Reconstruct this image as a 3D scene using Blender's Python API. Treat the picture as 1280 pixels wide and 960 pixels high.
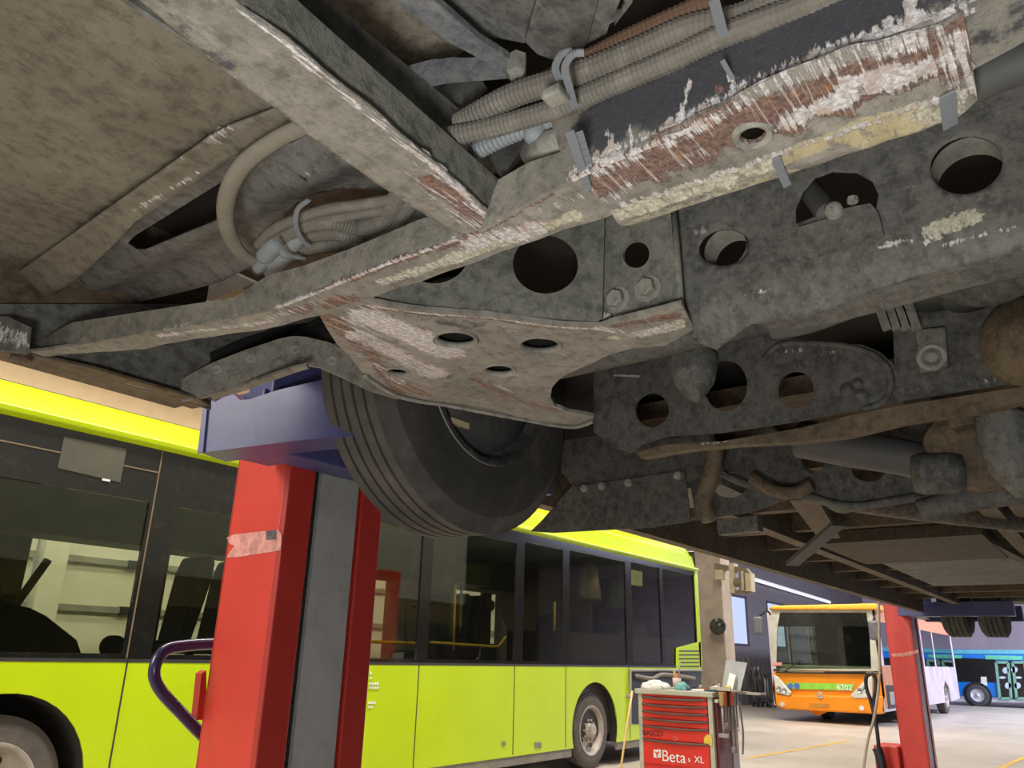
import bpy, bmesh, math, random
import numpy as np
from mathutils import Vector, Matrix
from mathutils.geometry import delaunay_2d_cdt
for o in list(bpy.data.objects): bpy.data.objects.remove(o)
SC = bpy.context.scene
COL = SC.collection
R = math.radians
rnd = random.Random(7)

# ------------------------------------------------------------------ camera
F = 980.0; AZ = R(37.2); PIT = R(19.1); ROLL = R(1.5); EYE = 1.42
_f0 = np.array([math.cos(AZ), math.sin(AZ), 0]); _r0 = np.array([math.sin(AZ), -math.cos(AZ), 0]); _z = np.array([0, 0, 1.])
CF = math.cos(PIT)*_f0 + math.sin(PIT)*_z
_u0 = np.cross(_r0, CF)
CR = math.cos(ROLL)*_r0 + math.sin(ROLL)*_u0
CU = math.cos(ROLL)*_u0 - math.sin(ROLL)*_r0
CC = np.array([0, 0, EYE])
cam = bpy.data.cameras.new('camera'); camo = bpy.data.objects.new('camera', cam); COL.objects.link(camo)
cam.sensor_width = 36; cam.lens = F/1280*36; cam.clip_start = .01; cam.clip_end = 300
camo.matrix_world = Matrix(((CR[0], CU[0], -CF[0], 0), (CR[1], CU[1], -CF[1], 0), (CR[2], CU[2], -CF[2], EYE), (0, 0, 0, 1)))
SC.camera = camo

# ------------------------------------------------------------------ light
SC.view_settings.view_transform = 'Standard'; SC.view_settings.look = 'None'
SC.view_settings.gamma = 1; SC.view_settings.use_curve_mapping = False
SC.view_settings.exposure = 0.0
W = bpy.data.worlds.new('daylight'); SC.world = W; W.use_nodes = True
W.node_tree.nodes['Background'].inputs[0].default_value = (.78, .86, 1, 1)
W.node_tree.nodes['Background'].inputs[1].default_value = .7
def area(name, loc, target, sx, sy, power, col):
    l = bpy.data.lights.new(name, 'AREA'); l.shape = 'RECTANGLE'; l.size = sx; l.size_y = sy; l.energy = power; l.color = col
    o = bpy.data.objects.new(name, l); COL.objects.link(o); o.location = loc
    o.rotation_euler = (Vector(target)-Vector(loc)).to_track_quat('-Z', 'Y').to_euler(); return o
area('work_lamp', (-.12, .05, 1.15), (.75, .5, 2.0), .16, .16, 14.0, (1, .97, .91))
area('aisle_lamp_near', (2.5, 4.3, 6.6), (2.5, 4.6, 0), 6, .6, 560, (1, .92, .8))
area('aisle_lamp_far', (10.5, 4.0, 6.6), (10.5, 4.4, 0), 6, .6, 480, (1, .92, .8))
area('yard_lamp', (19, 6, 6.8), (22, 6.5, 0), 8, 3, 900, (1, .92, .8))
area('far_blue_fill', (31, -4, 6.7), (31, -3, 0), 12, 3.5, 4200, (.74, .79, 1))  # added overhead fill: cools the far floor, brightens the orange bus side
area('front_lamp', (-5, 4.6, 4.6), (2, 4.6, 1.2), 3, 2, 330, (1, .93, .82))
area('bay_lamp', (3.0, 9.55, 4.6), (3, 10.4, 1.5), 12, .3, 170, (1, .96, .86))

# ------------------------------------------------------------------ pixels -> points
def ray(x, y): return CF + (x-640)/F*CR - (y-480)/F*CU
class Plane:
    def __init__(s, p, n):
        s.p = np.array(p, float); n = np.array(n, float); n /= np.linalg.norm(n)
        if (CC-s.p) @ n < 0: n = -n
        s.n = n
        h = np.array([0, 0, 1.]) if abs(n[2]) < .7 else np.array([1., 0, 0])
        s.a = np.cross(h, n); s.a /= np.linalg.norm(s.a); s.b = np.cross(n, s.a)
    def at(s, x, y):
        d = ray(x, y); t = ((s.p-CC) @ s.n)/(d @ s.n); return CC+d*t
    def uv(s, P): q = np.array(P)-s.p; return np.array([q @ s.a, q @ s.b])
    def w(s, uv): return s.p + uv[0]*s.a + uv[1]*s.b
def PZ(z): return Plane((0, 0, z), (0, 0, 1))
def PX(x): return Plane((x, 0, 0), (1, 0, 0))
def PY(y): return Plane((0, y, 0), (0, 1, 0))
def PP(p, q):                                             # upright plane through two ground-plan points
    d = (q[0]-p[0], q[1]-p[1]); return Plane((p[0], p[1], 0), (-d[1], d[0], 0))

# ------------------------------------------------------------------ materials
def nodes(m):
    m.use_nodes = True; nt = m.node_tree; nt.nodes.clear(); return nt
class NT:
    def __init__(s, m): s.nt = nodes(m)
    def n(s, t, **k):
        x = s.nt.nodes.new(t)
        for a, v in k.items(): setattr(x, a, v)
        return x
    def l(s, a, b): s.nt.links.new(a, b)
    def noise(s, vec, sc, det=4, rough=.6):
        x = s.n('ShaderNodeTexNoise'); x.inputs['Scale'].default_value = sc; x.inputs['Detail'].default_value = det; x.inputs['Roughness'].default_value = rough
        s.l(vec, x.inputs['Vector']); return x.outputs['Fac']
    def ss(s, v, a, b):
        x = s.n('ShaderNodeMapRange'); x.interpolation_type = 'SMOOTHSTEP'; x.inputs[1].default_value = a; x.inputs[2].default_value = b
        s.l(v, x.inputs[0]); return x.outputs[0]
    def m(s, op, a, b=None, c=None):
        x = s.n('ShaderNodeMath', operation=op)
        for i, v in enumerate((a, b, c)):
            if v is None: continue
            if isinstance(v, (int, float)): x.inputs[i].default_value = v
            else: s.l(v, x.inputs[i])
        return x.outputs[0]
    def mix(s, f, a, b):
        x = s.n('ShaderNodeMix', data_type='RGBA')
        for k, v in ((0, f), (6, a), (7, b)):
            if isinstance(v, (int, float)): x.inputs[k].default_value = v
            elif isinstance(v, tuple): x.inputs[k].default_value = (*v, 1)
            else: s.l(v, x.inputs[k])
        return x.outputs[2]
    def map(s, vec, scale, rot=(0, 0, 0)):
        x = s.n('ShaderNodeMapping'); x.inputs['Rotation'].default_value = rot; x.inputs['Scale'].default_value = scale
        s.l(vec, x.inputs['Vector']); return x.outputs[0]
def sc(c, k): return tuple(min(1, v*k) for v in c)
MC = {}
def paint(name, col, rough=.45, metal=0, var=.12, scale=5, dirt=0, dirtcol=(.09, .08, .06), bump=0.0, spec=.5, dscale=14):
    if name in MC: return MC[name]
    m = bpy.data.materials.new(name); t = NT(m)
    out = t.n('ShaderNodeOutputMaterial'); b = t.n('ShaderNodeBsdfPrincipled'); t.l(b.outputs[0], out.inputs[0])
    tc = t.n('ShaderNodeTexCoord').outputs['Object']
    n1 = t.noise(tc, scale, 5)
    c = t.mix(t.ss(n1, .3, .7), sc(col, 1-var), sc(col, 1+var))
    if dirt:
        n2 = t.noise(tc, dscale, 8, .7)
        c = t.mix(t.m('MULTIPLY', t.ss(n2, .48, .72), dirt), c, dirtcol)
    t.l(c, b.inputs['Base Color']); b.inputs['Roughness'].default_value = rough; b.inputs['Metallic'].default_value = metal
    b.inputs['Specular IOR Level'].default_value = spec
    if bump:
        bp = t.n('ShaderNodeBump'); bp.inputs['Strength'].default_value = bump; bp.inputs['Distance'].default_value = .01
        t.l(t.noise(tc, 40, 4), bp.inputs['Height']); t.l(bp.outputs[0], b.inputs['Normal'])
    MC[name] = m; return m
def glow(name, col, s):
    if name in MC: return MC[name]
    m = bpy.data.materials.new(name); t = NT(m); out = t.n('ShaderNodeOutputMaterial'); e = t.n('ShaderNodeEmission')
    e.inputs[0].default_value = (*col, 1); e.inputs[1].default_value = s; t.l(e.outputs[0], out.inputs[0]); MC[name] = m; return m
def glass(name, tint=(.8, .85, .8), refl=.09):
    if name in MC: return MC[name]
    m = bpy.data.materials.new(name); t = NT(m); out = t.n('ShaderNodeOutputMaterial')
    tr = t.n('ShaderNodeBsdfTransparent'); tr.inputs[0].default_value = (*tint, 1)
    g = t.n('ShaderNodeBsdfGlossy'); g.inputs['Roughness'].default_value = .03
    fr = t.n('ShaderNodeLayerWeight'); fr.inputs[0].default_value = .35
    f = t.m('ADD', t.m('MULTIPLY', fr.outputs['Facing'], .25), refl)
    mx = t.n('ShaderNodeMixShader'); t.l(f, mx.inputs[0]); t.l(tr.outputs[0], mx.inputs[1]); t.l(g.outputs[0], mx.inputs[2]); t.l(mx.outputs[0], out.inputs[0])
    MC[name] = m; return m
def grime(name, c1, c2, dust=(.36, .34, .3), rough=.72, streak=R(20), specks=.5, bump=.55):
    """road-dirt over painted steel; mesh attribute 'wear' = (scraped white, rust, pale yellow coat), 'tar' = bare dark paint"""
    if name in MC: return MC[name]
    m = bpy.data.materials.new(name); t = NT(m); out = t.n('ShaderNodeOutputMaterial'); b = t.n('ShaderNodeBsdfPrincipled'); t.l(b.outputs[0], out.inputs[0])
    tc = t.n('ShaderNodeTexCoord').outputs['Object']
    a = t.n('ShaderNodeAttribute', attribute_name='wear'); sp = t.n('ShaderNodeSeparateColor'); t.l(a.outputs['Color'], sp.inputs[0])
    tar = t.n('ShaderNodeAttribute', attribute_name='tar').outputs['Fac']
    n1 = t.noise(tc, 5, 6, .62); n2 = t.noise(tc, 38, 6, .7); n3 = t.noise(tc, 230, 3, .6); n4 = t.noise(tc, 150, 5, .7)
    c = t.mix(t.ss(n1, .32, .68), c1, c2)
    c = t.mix(t.m('MULTIPLY', t.ss(n2, .46, .68), .6), c, sc(c1, .5))
    c = t.mix(t.m('MULTIPLY', t.ss(n4, .5, .66), .35), c, sc(c1, .6))
    c = t.mix(t.m('MULTIPLY', t.ss(n2, .62, .35), .22), c, dust)
    c = t.mix(t.m('MULTIPLY', t.ss(n3, .68, .76), specks), c, dust)
    st = t.ss(t.noise(t.map(tc, (6, 210, 70), (0, 0, streak)), 1, 5, .7), .34, .66)
    st2 = t.ss(t.noise(t.map(tc, (16, 75, 45), (0, 0, streak)), 1, 8, .75), .34, .66)
    nb = t.ss(n2, .34, .66); nf = t.ss(n4, .34, .66); nl = t.ss(t.noise(tc, 16, 6, .7), .34, .66)
    c = t.mix(t.m('MULTIPLY', t.ss(st2, .6, 1.0), .3), c, dust)
    # bare paint
    c = t.mix(t.ss(t.m('ADD', tar, t.m('MULTIPLY', nb, .5)), .6, 1.0), c, t.mix(n4, (.03, .033, .042), (.085, .085, .1)))
    ym = t.ss(t.m('ADD', sp.outputs[2], t.m('ADD', t.m('MULTIPLY', nl, .45), t.m('MULTIPLY', nf, .3))), .82, 1.1)
    yc = t.mix(nf, (.36, .34, .26), (.62, .61, .53)); yc = t.mix(t.ss(n1, .5, .6), yc, (.46, .41, .25)); yc = t.mix(t.ss(st2, .6, .9), yc, (.27, .25, .2))
    c = t.mix(ym, c, yc)
    rm = t.ss(t.m('ADD', sp.outputs[1], t.m('ADD', t.m('MULTIPLY', nl, .4), t.m('ADD', t.m('MULTIPLY', nb, .3), t.m('MULTIPLY', st, .2)))), .9, 1.12)
    rc = t.mix(nf, (.1, .055, .045), (.24, .16, .135)); rc = t.mix(t.m('MULTIPLY', t.ss(nb, .88, 1.0), .7), rc, (.36, .15, .06)); rc = t.mix(t.ss(st, .7, .95), rc, (.42, .35, .31))
    c = t.mix(rm, c, rc)
    wm = t.ss(t.m('ADD', t.m('MULTIPLY', sp.outputs[0], 1.05), t.m('ADD', t.m('MULTIPLY', st, .5), t.m('ADD', t.m('MULTIPLY', st2, .35), t.m('MULTIPLY', nl, .25)))), 1.16, 1.34)
    wm = t.m('MULTIPLY', wm, t.ss(sp.outputs[0], .02, .15))
    wc = t.mix(nf, (.36, .33, .32), (.72, .71, .74)); wc = t.mix(t.ss(nb, .6, .95), wc, (.5, .42, .38))
    c = t.mix(wm, c, wc)
    t.l(c, b.inputs['Base Color'])
    t.l(t.m('SUBTRACT', rough, t.m('MULTIPLY', tar, .3)), b.inputs['Roughness'])
    bp = t.n('ShaderNodeBump'); bp.inputs['Strength'].default_value = bump; bp.inputs['Distance'].default_value = .006
    t.l(t.m('ADD', t.m('ADD', n2, t.m('MULTIPLY', n4, .35)), t.m('MULTIPLY', t.m('ADD', wm, rm), .5)), bp.inputs['Height']); t.l(bp.outputs[0], b.inputs['Normal'])
    MC[name] = m; return m

# ------------------------------------------------------------------ builders
class _O(dict):
    def __missing__(s, k): return np.zeros(3)
ORG = _O()                                                # world place of each thing's base
def thing(name, label, cat, loc=(0, 0, 0), group=None):
    o = bpy.data.objects.new(name, None); COL.objects.link(o); o.location = loc; o.empty_display_size = .1
    o['label'] = label; o['category'] = cat
    if group: o['group'] = group
    ORG[o.name] = np.array(loc, float); return o
def finish(o, parent, label=None, cat=None, group=None, kind=None):
    if parent is not None:
        o.parent = parent; ORG[o.name] = ORG[parent.name]
    if label: o['label'] = label
    if cat: o['category'] = cat
    if group: o['group'] = group
    if kind: o['kind'] = kind
    return o
def mesh_obj(name, V, Fc, mat, parent=None, smooth=False, bevel=0, **k):
    org = ORG[parent.name] if parent is not None else np.mean(np.array(V), axis=0)*0
    me = bpy.data.meshes.new(name); me.from_pydata([tuple(np.array(v)-org) for v in V], [], Fc); me.update()
    bm = bmesh.new(); bm.from_mesh(me); bmesh.ops.recalc_face_normals(bm, faces=bm.faces); bm.to_mesh(me); bm.free()
    me.materials.append(mat)
    if smooth:
        for p in me.polygons: p.use_smooth = True
    o = bpy.data.objects.new(name, me); COL.objects.link(o)
    if bevel:
        b = o.modifiers.new('bevel', 'BEVEL'); b.width = bevel; b.segments = 2; b.limit_method = 'ANGLE'; b.angle_limit = R(40)
    return finish(o, parent, **k)
class MB:
    def __init__(s): s.V = []; s.F = []
    def add(s, V, Fc):
        n = len(s.V); s.V += [np.array(v, float) for v in V]; s.F += [tuple(i+n for i in f) for f in Fc]; return s
    def box(s, a, b):
        x0, y0, z0 = a; x1, y1, z1 = b
        return s.add([(x0, y0, z0), (x1, y0, z0), (x1, y1, z0), (x0, y1, z0), (x0, y0, z1), (x1, y0, z1), (x1, y1, z1), (x0, y1, z1)],
                     [(3, 2, 1, 0), (4, 5, 6, 7), (0, 1, 5, 4), (1, 2, 6, 5), (2, 3, 7, 6), (3, 0, 4, 7)])
    def prism(s, poly, vec):
        n = len(poly); v = np.array(vec, float); P = [np.array(p, float) for p in poly]
        return s.add(P+[p+v for p in P], [tuple(range(n))[::-1], tuple(range(n, 2*n))]+[(i, (i+1) % n, (i+1) % n+n, i+n) for i in range(n)])
    def bar(s, p, q, w, h, up=(0, 0, 1)):
        p = np.array(p, float); q = np.array(q, float); d = (q-p)/np.linalg.norm(q-p); a = np.cross(np.array(up, float), d)
        a /= np.linalg.norm(a); b = np.cross(d, a); a = a*w/2; b = b*h/2
        return s.prism([p-a-b, p+a-b, p+a+b, p-a+b], q-p)
    def tube(s, pts, r, seg=10, corr=0, pitch=.006, closed=False, flat=1.0):
        P = [np.array(p, float) for p in pts]
        if len(P) > 2 or corr: P = smoothline(P, closed, step=(pitch/2 if corr else None))
        rings = []; prev = None
        for i, p in enumerate(P):
            d = P[min(i+1, len(P)-1)]-P[max(i-1, 0)]; d = d/(np.linalg.norm(d)+1e-9)
            if prev is None:
                h = np.array([0, 0, 1.]) if abs(d[2]) < .9 else np.array([1., 0, 0]); a = np.cross(h, d)
            else: a = prev - d*(prev @ d)
            a /= np.linalg.norm(a); prev = a; b = np.cross(d, a)
            rr = (r[0]+(r[1]-r[0])*i/(len(P)-1)) if isinstance(r, tuple) else r
            if corr: rr = rr*(1+corr*(1 if i % 2 else -1))
            rings.append([p+rr*(math.cos(t)*a+flat*math.sin(t)*b) for t in np.linspace(0, 2*math.pi, seg, endpoint=False)])
        V = [v for g in rings for v in g]; Fc = []
        for i in range(len(P)-1):
            for j in range(seg):
                k = (j+1) % seg; Fc.append((i*seg+j, i*seg+k, (i+1)*seg+k, (i+1)*seg+j))
        Fc += [tuple(range(seg))[::-1], tuple((len(P)-1)*seg+j for j in range(seg))]
        return s.add(V, Fc)
    def lathe(s, c, ax, prof, seg=40):
        """prof: (radius, distance along ax)"""
        c = np.array(c, float); ax = np.array(ax, float); ax /= np.linalg.norm(ax)
        h = np.array([0, 0, 1.]) if abs(ax[2]) < .9 else np.array([1., 0, 0]); a = np.cross(h, ax); a /= np.linalg.norm(a); b = np.cross(ax, a)
        V = []; Fc = []; n = len(prof)
        for r_, t in prof:
            for q in np.linspace(0, 2*math.pi, seg, endpoint=False): V.append(c+ax*t+r_*(math.cos(q)*a+math.sin(q)*b))
        for i in range(n-1):
            for j in range(seg):
                k = (j+1) % seg; Fc.append((i*seg+j, i*seg+k, (i+1)*seg+k, (i+1)*seg+j))
        return s.add(V, Fc)
    def build(s, name, mat, parent=None, **k): return mesh_obj(name, s.V, s.F, mat, parent, **k)
def smoothline(P, closed=False, step=None):
    out = []; n = len(P)
    for i in range(n-1):
        p0 = P[max(i-1, 0)]; p1 = P[i]; p2 = P[i+1]; p3 = P[min(i+2, n-1)]
        L = np.linalg.norm(p2-p1); m = max(2, int(L/step)) if step else 7
        for t in np.linspace(0, 1, m, endpoint=False):
            out.append(.5*((2*p1)+(-p0+p2)*t+(2*p0-5*p1+4*p2-p3)*t*t+(-p0+3*p1-3*p2+p3)*t**3))
    out.append(P[-1]); return out
def ell(cx, cy, rx, ry, rot=0, n=36):
    c, s = math.cos(R(rot)), math.sin(R(rot))
    return [(cx+rx*math.cos(a)*c-ry*math.sin(a)*s, cy+rx*math.cos(a)*s+ry*math.sin(a)*c) for a in np.linspace(0, 2*math.pi, n, endpoint=False)]
def inside(pts, poly):
    x, y = pts[:, 0], pts[:, 1]; r = np.zeros(len(pts), bool); n = len(poly); j = n-1
    for i in range(n):
        xi, yi = poly[i]; xj, yj = poly[j]
        c = ((yi > y) != (yj > y)) & (x < (xj-xi)*(y-yi)/((yj-yi) if yj != yi else 1e-12)+xi); r ^= c; j = i
    return r
def plate(name, pl, outline, mat, parent, holes=(), thick=.006, res=.02, wear=(), disp=None, world=False, smooth=False, **k):
    """flat or dented sheet-metal part: outline and holes given on plane pl; wear strokes (channel, points, radius m, strength)"""
    tw = (lambda q: np.array(q, float)) if world else (lambda q: pl.at(*q))
    O = np.array([pl.uv(tw(q)) for q in outline]); H = [np.array([pl.uv(tw(q)) for q in h]) for h in holes]
    def dens(L):
        o = []
        for i in range(len(L)):
            a, b = L[i], L[(i+1) % len(L)]; m = max(1, int(np.linalg.norm(b-a)/(res*1.3)))
            for t in range(m): o.append(a+(b-a)*t/m)
        return np.array(o)
    O = dens(O); loops = [O]+H; V = []; E = []
    for L in loops:
        n = len(V)
        for i, p in enumerate(L): V.append(p); E.append((n+i, n+(i+1) % len(L)))
    lo, hi = O.min(0), O.max(0)
    gx, gy = np.meshgrid(np.arange(lo[0]+res/2, hi[0], res), np.arange(lo[1]+res/2, hi[1], res)); G = np.c_[gx.ravel(), gy.ravel()]
    rs = np.random.RandomState(3); G = G+rs.uniform(-.2, .2, G.shape)*res
    ok = inside(G, O)
    for h in H: ok &= ~inside(G, h)
    G = G[ok]
    if len(G):
        B = np.array(V); d = np.full(len(G), 9.)
        for i in range(0, len(B), 200): d = np.minimum(d, np.sqrt(((G[:, None]-B[None, i:i+200])**2).sum(2)).min(1))
        G = G[d > res*.35]
    vv = [Vector(p) for p in V]+[Vector(p) for p in G]
    rv, re, rf, *_ = delaunay_2d_cdt(vv, E, [], 0, 1e-6)
    P2 = np.array([tuple(v) for v in rv]); cen = np.array([P2[list(f)].mean(0) for f in rf])
    ok = inside(cen, O)
    for h in H: ok &= ~inside(cen, h)
    Fc = [tuple(f) for f, g in zip(rf, ok) if g]
    W3 = np.array([pl.w(p) for p in P2])
    if disp is not None: W3 = W3+disp(W3)
    org = ORG[parent.name] if parent is not None else np.zeros(3)
    me = bpy.data.meshes.new(name); me.from_pydata([tuple(v-org) for v in W3], [], Fc); me.update()
    if len(me.polygons):
        s_ = sum(p.normal.dot(Vector(pl.n)) for p in me.polygons)
        if s_ < 0: me.flip_normals()
    A = np.zeros((len(W3), 3)); T = np.zeros(len(W3))
    for ch, pts, rad, strg in wear:
        q = [tw(p) for p in pts]; best = np.full(len(W3), 9.)
        if len(q) == 1: best = np.linalg.norm(W3-q[0], axis=1)
        for a, b in zip(q[:-1], q[1:]):
            t = np.clip(((W3-a) @ (b-a))/max(1e-9, (b-a) @ (b-a)), 0, 1); best = np.minimum(best, np.linalg.norm(W3-(a+t[:, None]*(b-a)), axis=1))
        f = np.clip(1.5-1.5*best/rad, 0, 1)*strg
        if ch == 't': T = np.maximum(T, f)
        else: c = 'wry'.index(ch); A[:, c] = np.maximum(A[:, c], f)
    at = me.attributes.new('wear', 'FLOAT_COLOR', 'POINT'); at.data.foreach_set('color', np.c_[A, np.ones(len(A))].ravel().astype('f'))
    at = me.attributes.new('tar', 'FLOAT', 'POINT'); at.data.foreach_set('value', T.astype('f'))
    me.materials.append(mat)
    if smooth:
        for p in me.polygons: p.use_smooth = True
    o = bpy.data.objects.new(name, me); COL.objects.link(o)
    if thick:
        sm = o.modifiers.new('sheet', 'SOLIDIFY'); sm.thickness = thick; sm.offset = -1
    return finish(o, parent, **k)
def wplate(name, pl, outline, mat, parent, holes=(), thick=.02, res=.3, **k):
    return plate(name, pl, outline, mat, parent, holes=holes, thick=thick, res=res, world=True, **k)
def text(name, s, pos, right, up, size, mat, parent, bold=0, **k):
    cu = bpy.data.curves.new(name, 'FONT'); cu.body = s; cu.size = size; cu.extrude = .002; cu.offset = bold
    o = bpy.data.objects.new('tmp', cu); COL.objects.link(o); dg = bpy.context.evaluated_depsgraph_get(); dg.update()
    me = bpy.data.meshes.new_from_object(o.evaluated_get(dg)); bpy.data.objects.remove(o)
    r_ = Vector(right).normalized(); u_ = Vector(up).normalized(); n_ = r_.cross(u_)
    org = Vector(ORG[parent.name])
    M = Matrix(((r_.x, u_.x, n_.x, pos[0]-org.x), (r_.y, u_.y, n_.y, pos[1]-org.y), (r_.z, u_.z, n_.z, pos[2]-org.z), (0, 0, 0, 1)))
    me.transform(M); me.materials.clear(); me.materials.append(mat)
    o = bpy.data.objects.new(name, me); COL.objects.link(o); return finish(o, parent, **k)
def struct(o): o['kind'] = 'structure'; return o
def wheel(parent, c, Rt, wd, rim, ax, tyre_m, rim_m, name='wheel', dual=False, treads=5, deep=.09):
    """ax points towards the visible side"""
    c = np.array(c, float); ax = np.array(ax, float)
    prof = [(rim*.97, wd/2-.012), (rim*1.05, wd/2-.002), (rim*1.3, wd/2), (Rt*.9, wd/2-.008), (Rt*.975, wd/2-.03)]
    n = treads; half = wd/2-.036; y = half
    sw = 2*half/n
    for i in range(n):
        prof += [(Rt, y), (Rt, y-sw*.74)]
        if i < n-1: prof += [(Rt-.015, y-sw*.79), (Rt-.013, y-sw*.98)]
        y -= sw
    prof += [(Rt*.975, -wd/2+.03), (Rt*.9, -wd/2+.008), (rim*1.3, -wd/2), (rim*.97, -wd/2+.012)]
    tb = MB().lathe(c, ax, prof, 72)
    ty = tb.build('tyre', tyre_m, parent)
    rp = [(rim*1.06, wd/2+.002), (rim*1.0, wd/2+.006), (rim*.95, wd/2-.02), (rim*.9, wd/2-.05), (rim*.86, wd/2-deep-.03), (rim*.55, wd/2-deep-.01), (rim*.3, wd/2-deep), (rim*.28, wd/2-deep+.05), (.001, wd/2-deep+.055)]
    rb = MB().lathe(c, ax, rp, 40)
    ri = rb.build('rim', rim_m, parent, smooth=True)
    return ty, ri

# ================================================================== SETTING
m_floor = paint('concrete_floor', (.56, .5, .42), .42, var=.12, scale=.7, dirt=.35, dirtcol=(.33, .29, .24), dscale=1.3)
m_wall_w = paint('wall_sheet', (.17, .155, .17), .7, var=.08)
m_tan = paint('wall_tan', (.72, .52, .3), .8, var=.05)
m_white = paint('door_white', (.8, .8, .72), .5, var=.04, scale=2)
m_dkgrey = paint('dark_rubber_trim', (.025, .025, .027), .6)
m_grey = paint('grey_frame', (.3, .3, .28), .6)
WALLY = 11.0
struct(mesh_obj('floor', [(-25, -30, 0), (62, -30, 0), (62, 30, 0), (-25, 30, 0)], [(0, 1, 2, 3)], m_floor))
b = MB().box((-8, WALLY, 4.35), (17.5, WALLY+.2, 7.2)); struct(b.build('wall_left', m_tan))
b = MB().box((17.5, WALLY, 0), (46, WALLY+.2, 1.95)).box((17.5, WALLY, 3.68), (46, WALLY+.2, 7.2))
wx = [(17.5, 20.5), (23.6, 24.9), (26.4, 27.0), (29.1, 31.2), (33.2, 46)]
for a, c in wx: b.box((a, WALLY, 1.95), (c, WALLY+.2, 3.68))
for i in range(60): b.box((17.6+i*.47, WALLY-.03, 0), (17.85+i*.47, WALLY, 1.55))
struct(b.build('wall_back', m_wall_w))
m_pane = glow('window_sky', (.62, .72, 1), 1.0)
n_ = 1
for a, c in ((20.5, 23.6), (24.9, 26.4), (27.0, 29.1), (31.2, 33.2)):
    f = MB()
    for x in (a, c-.08): f.box((x, WALLY-.02, 1.95), (x+.08, WALLY+.1, 3.68))
    f.box((a, WALLY-.02, 1.95), (c, WALLY+.1, 2.02)).box((a, WALLY-.02, 3.61), (c, WALLY+.1, 3.68))
    w_ = struct(f.build('window_%d' % n_, paint('dark_window_frame', (.06, .055, .07), .6)))
    MB().box((a+.08, WALLY+.03, 2.02), (c-.08, WALLY+.05, 3.61)).build('pane', m_pane, w_); n_ += 1
# white sectional doors behind the green bus
for i, x in enumerate((-7.9, -1.6, 4.7, 11.0)):
    d = MB()
    for k in range(7): d.box((x+.15, WALLY, .62*k+.015), (x+6.1, WALLY+.06, .62*k+.605))
    dd = struct(d.build('door_%d' % (i+1), m_white))
    r_ = MB()
    for k in range(1, 7): r_.box((x+.15, WALLY-.07, .62*k-.03), (x+6.1, WALLY-.02, .62*k+.05))
    r_.build('door_rail', m_grey, dd)
    h = MB()
    for k in range(1, 7):
        for xx in (1.0, 3.1, 5.2): h.box((x+xx, WALLY-.1, .62*k-.05), (x+xx+.12, WALLY-.02, .62*k+.06))
    h.build('hinge', m_dkgrey, dd)
    struct(MB().box((x-.15, WALLY-.15, 0), (x+.15, WALLY+.1, 4.35)).build('trim_%d' % (i+1), m_white))
ceil_m = paint('ceiling_paint', (.2, .19, .22), .8)
struct(mesh_obj('ceiling', [(-8, -20, 7.2), (46, -20, 7.2), (46, WALLY+.2, 7.2), (-8, WALLY+.2, 7.2)], [(0, 1, 2, 3)], ceil_m))
b = MB()
for x in range(-6, 46, 6): b.box((x, -19.9, 6.75), (x+.3, WALLY, 7.19))
struct(b.build('trim_5', ceil_m))
struct(MB().box((46, -22, 0), (46.3, WALLY, 9)).build('wall_far', paint('far_wall', (.62, .55, .66), .8, var=.1, scale=.5)))
t = thing('strip_light', 'long row of pale tube lights fixed high on the dark back wall', 'light', (34, WALLY, 4.2))
pa, pb = np.array([29.3, WALLY-.12, 4.37]), np.array([39.5, WALLY-.12, 4.15])
MB().bar(pa+[0, .06, .03], pb+[0, .06, .03], .1, .16).build('housing', m_grey, t)
for k in range(9):
    u0, u1 = pa+(pb-pa)*k/9, pa+(pb-pa)*(k+.92)/9
    MB().tube([u0, u1], .07, 8).build('tube', glow('tube_glow', (.85, .85, 1), 1.1), t)
struct(MB().box((-8, -20.2, 0), (46, -20, 7.2)).build('wall_right', paint('wall_dark', (.1, .09, .085), .8)))
# yellow floor markings
m_line = paint('yellow_line', (.8, .5, .08), .6, var=.15, scale=3)
def fline(a, b_, w=.09):
    p, q = PZ(0).at(*a), PZ(0).at(*b_); d = (q-p)/np.linalg.norm(q-p); s_ = np.array([-d[1], d[0], 0])*w/2; zz = np.array([0, 0, .004])
    return [p-s_+zz, q-s_+zz, q+s_+zz, p+s_+zz]
for a, c, lb in (((935, 948), (1062, 926), 'yellow painted line on the floor left of the slim red column'), ((1225, 972), (1300, 938), 'yellow painted line on the floor at the right edge')):
    mesh_obj('floor_line', fline(a, c), [(0, 1, 2, 3)], m_line, label=lb, cat='floor marking')

# ================================================================== LIFTED BUS
K = dict
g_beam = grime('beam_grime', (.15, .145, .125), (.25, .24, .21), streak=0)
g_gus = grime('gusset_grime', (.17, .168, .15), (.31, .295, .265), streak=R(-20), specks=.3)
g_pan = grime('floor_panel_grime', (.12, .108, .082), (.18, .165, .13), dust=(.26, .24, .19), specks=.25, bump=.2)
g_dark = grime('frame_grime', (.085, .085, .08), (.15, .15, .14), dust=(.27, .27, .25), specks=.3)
g_far = grime('shaded_frame_grime', (.045, .045, .043), (.088, .086, .08), dust=(.2, .2, .185), specks=.25)  # darker copy of the frame grime, lamp falloff put into the colour
g_green = grime('web_grime', (.11, .12, .105), (.19, .2, .175), specks=.35)
g_brown = grime('rear_floor_grime', (.07, .048, .027), (.135, .098, .058), dust=(.2, .17, .12), specks=.2)
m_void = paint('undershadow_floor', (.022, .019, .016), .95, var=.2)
m_hose = paint('dusty_hose', (.16, .15, .13), .8, dirt=.5, dirtcol=(.3, .29, .26), dscale=30, bump=.3)
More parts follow.
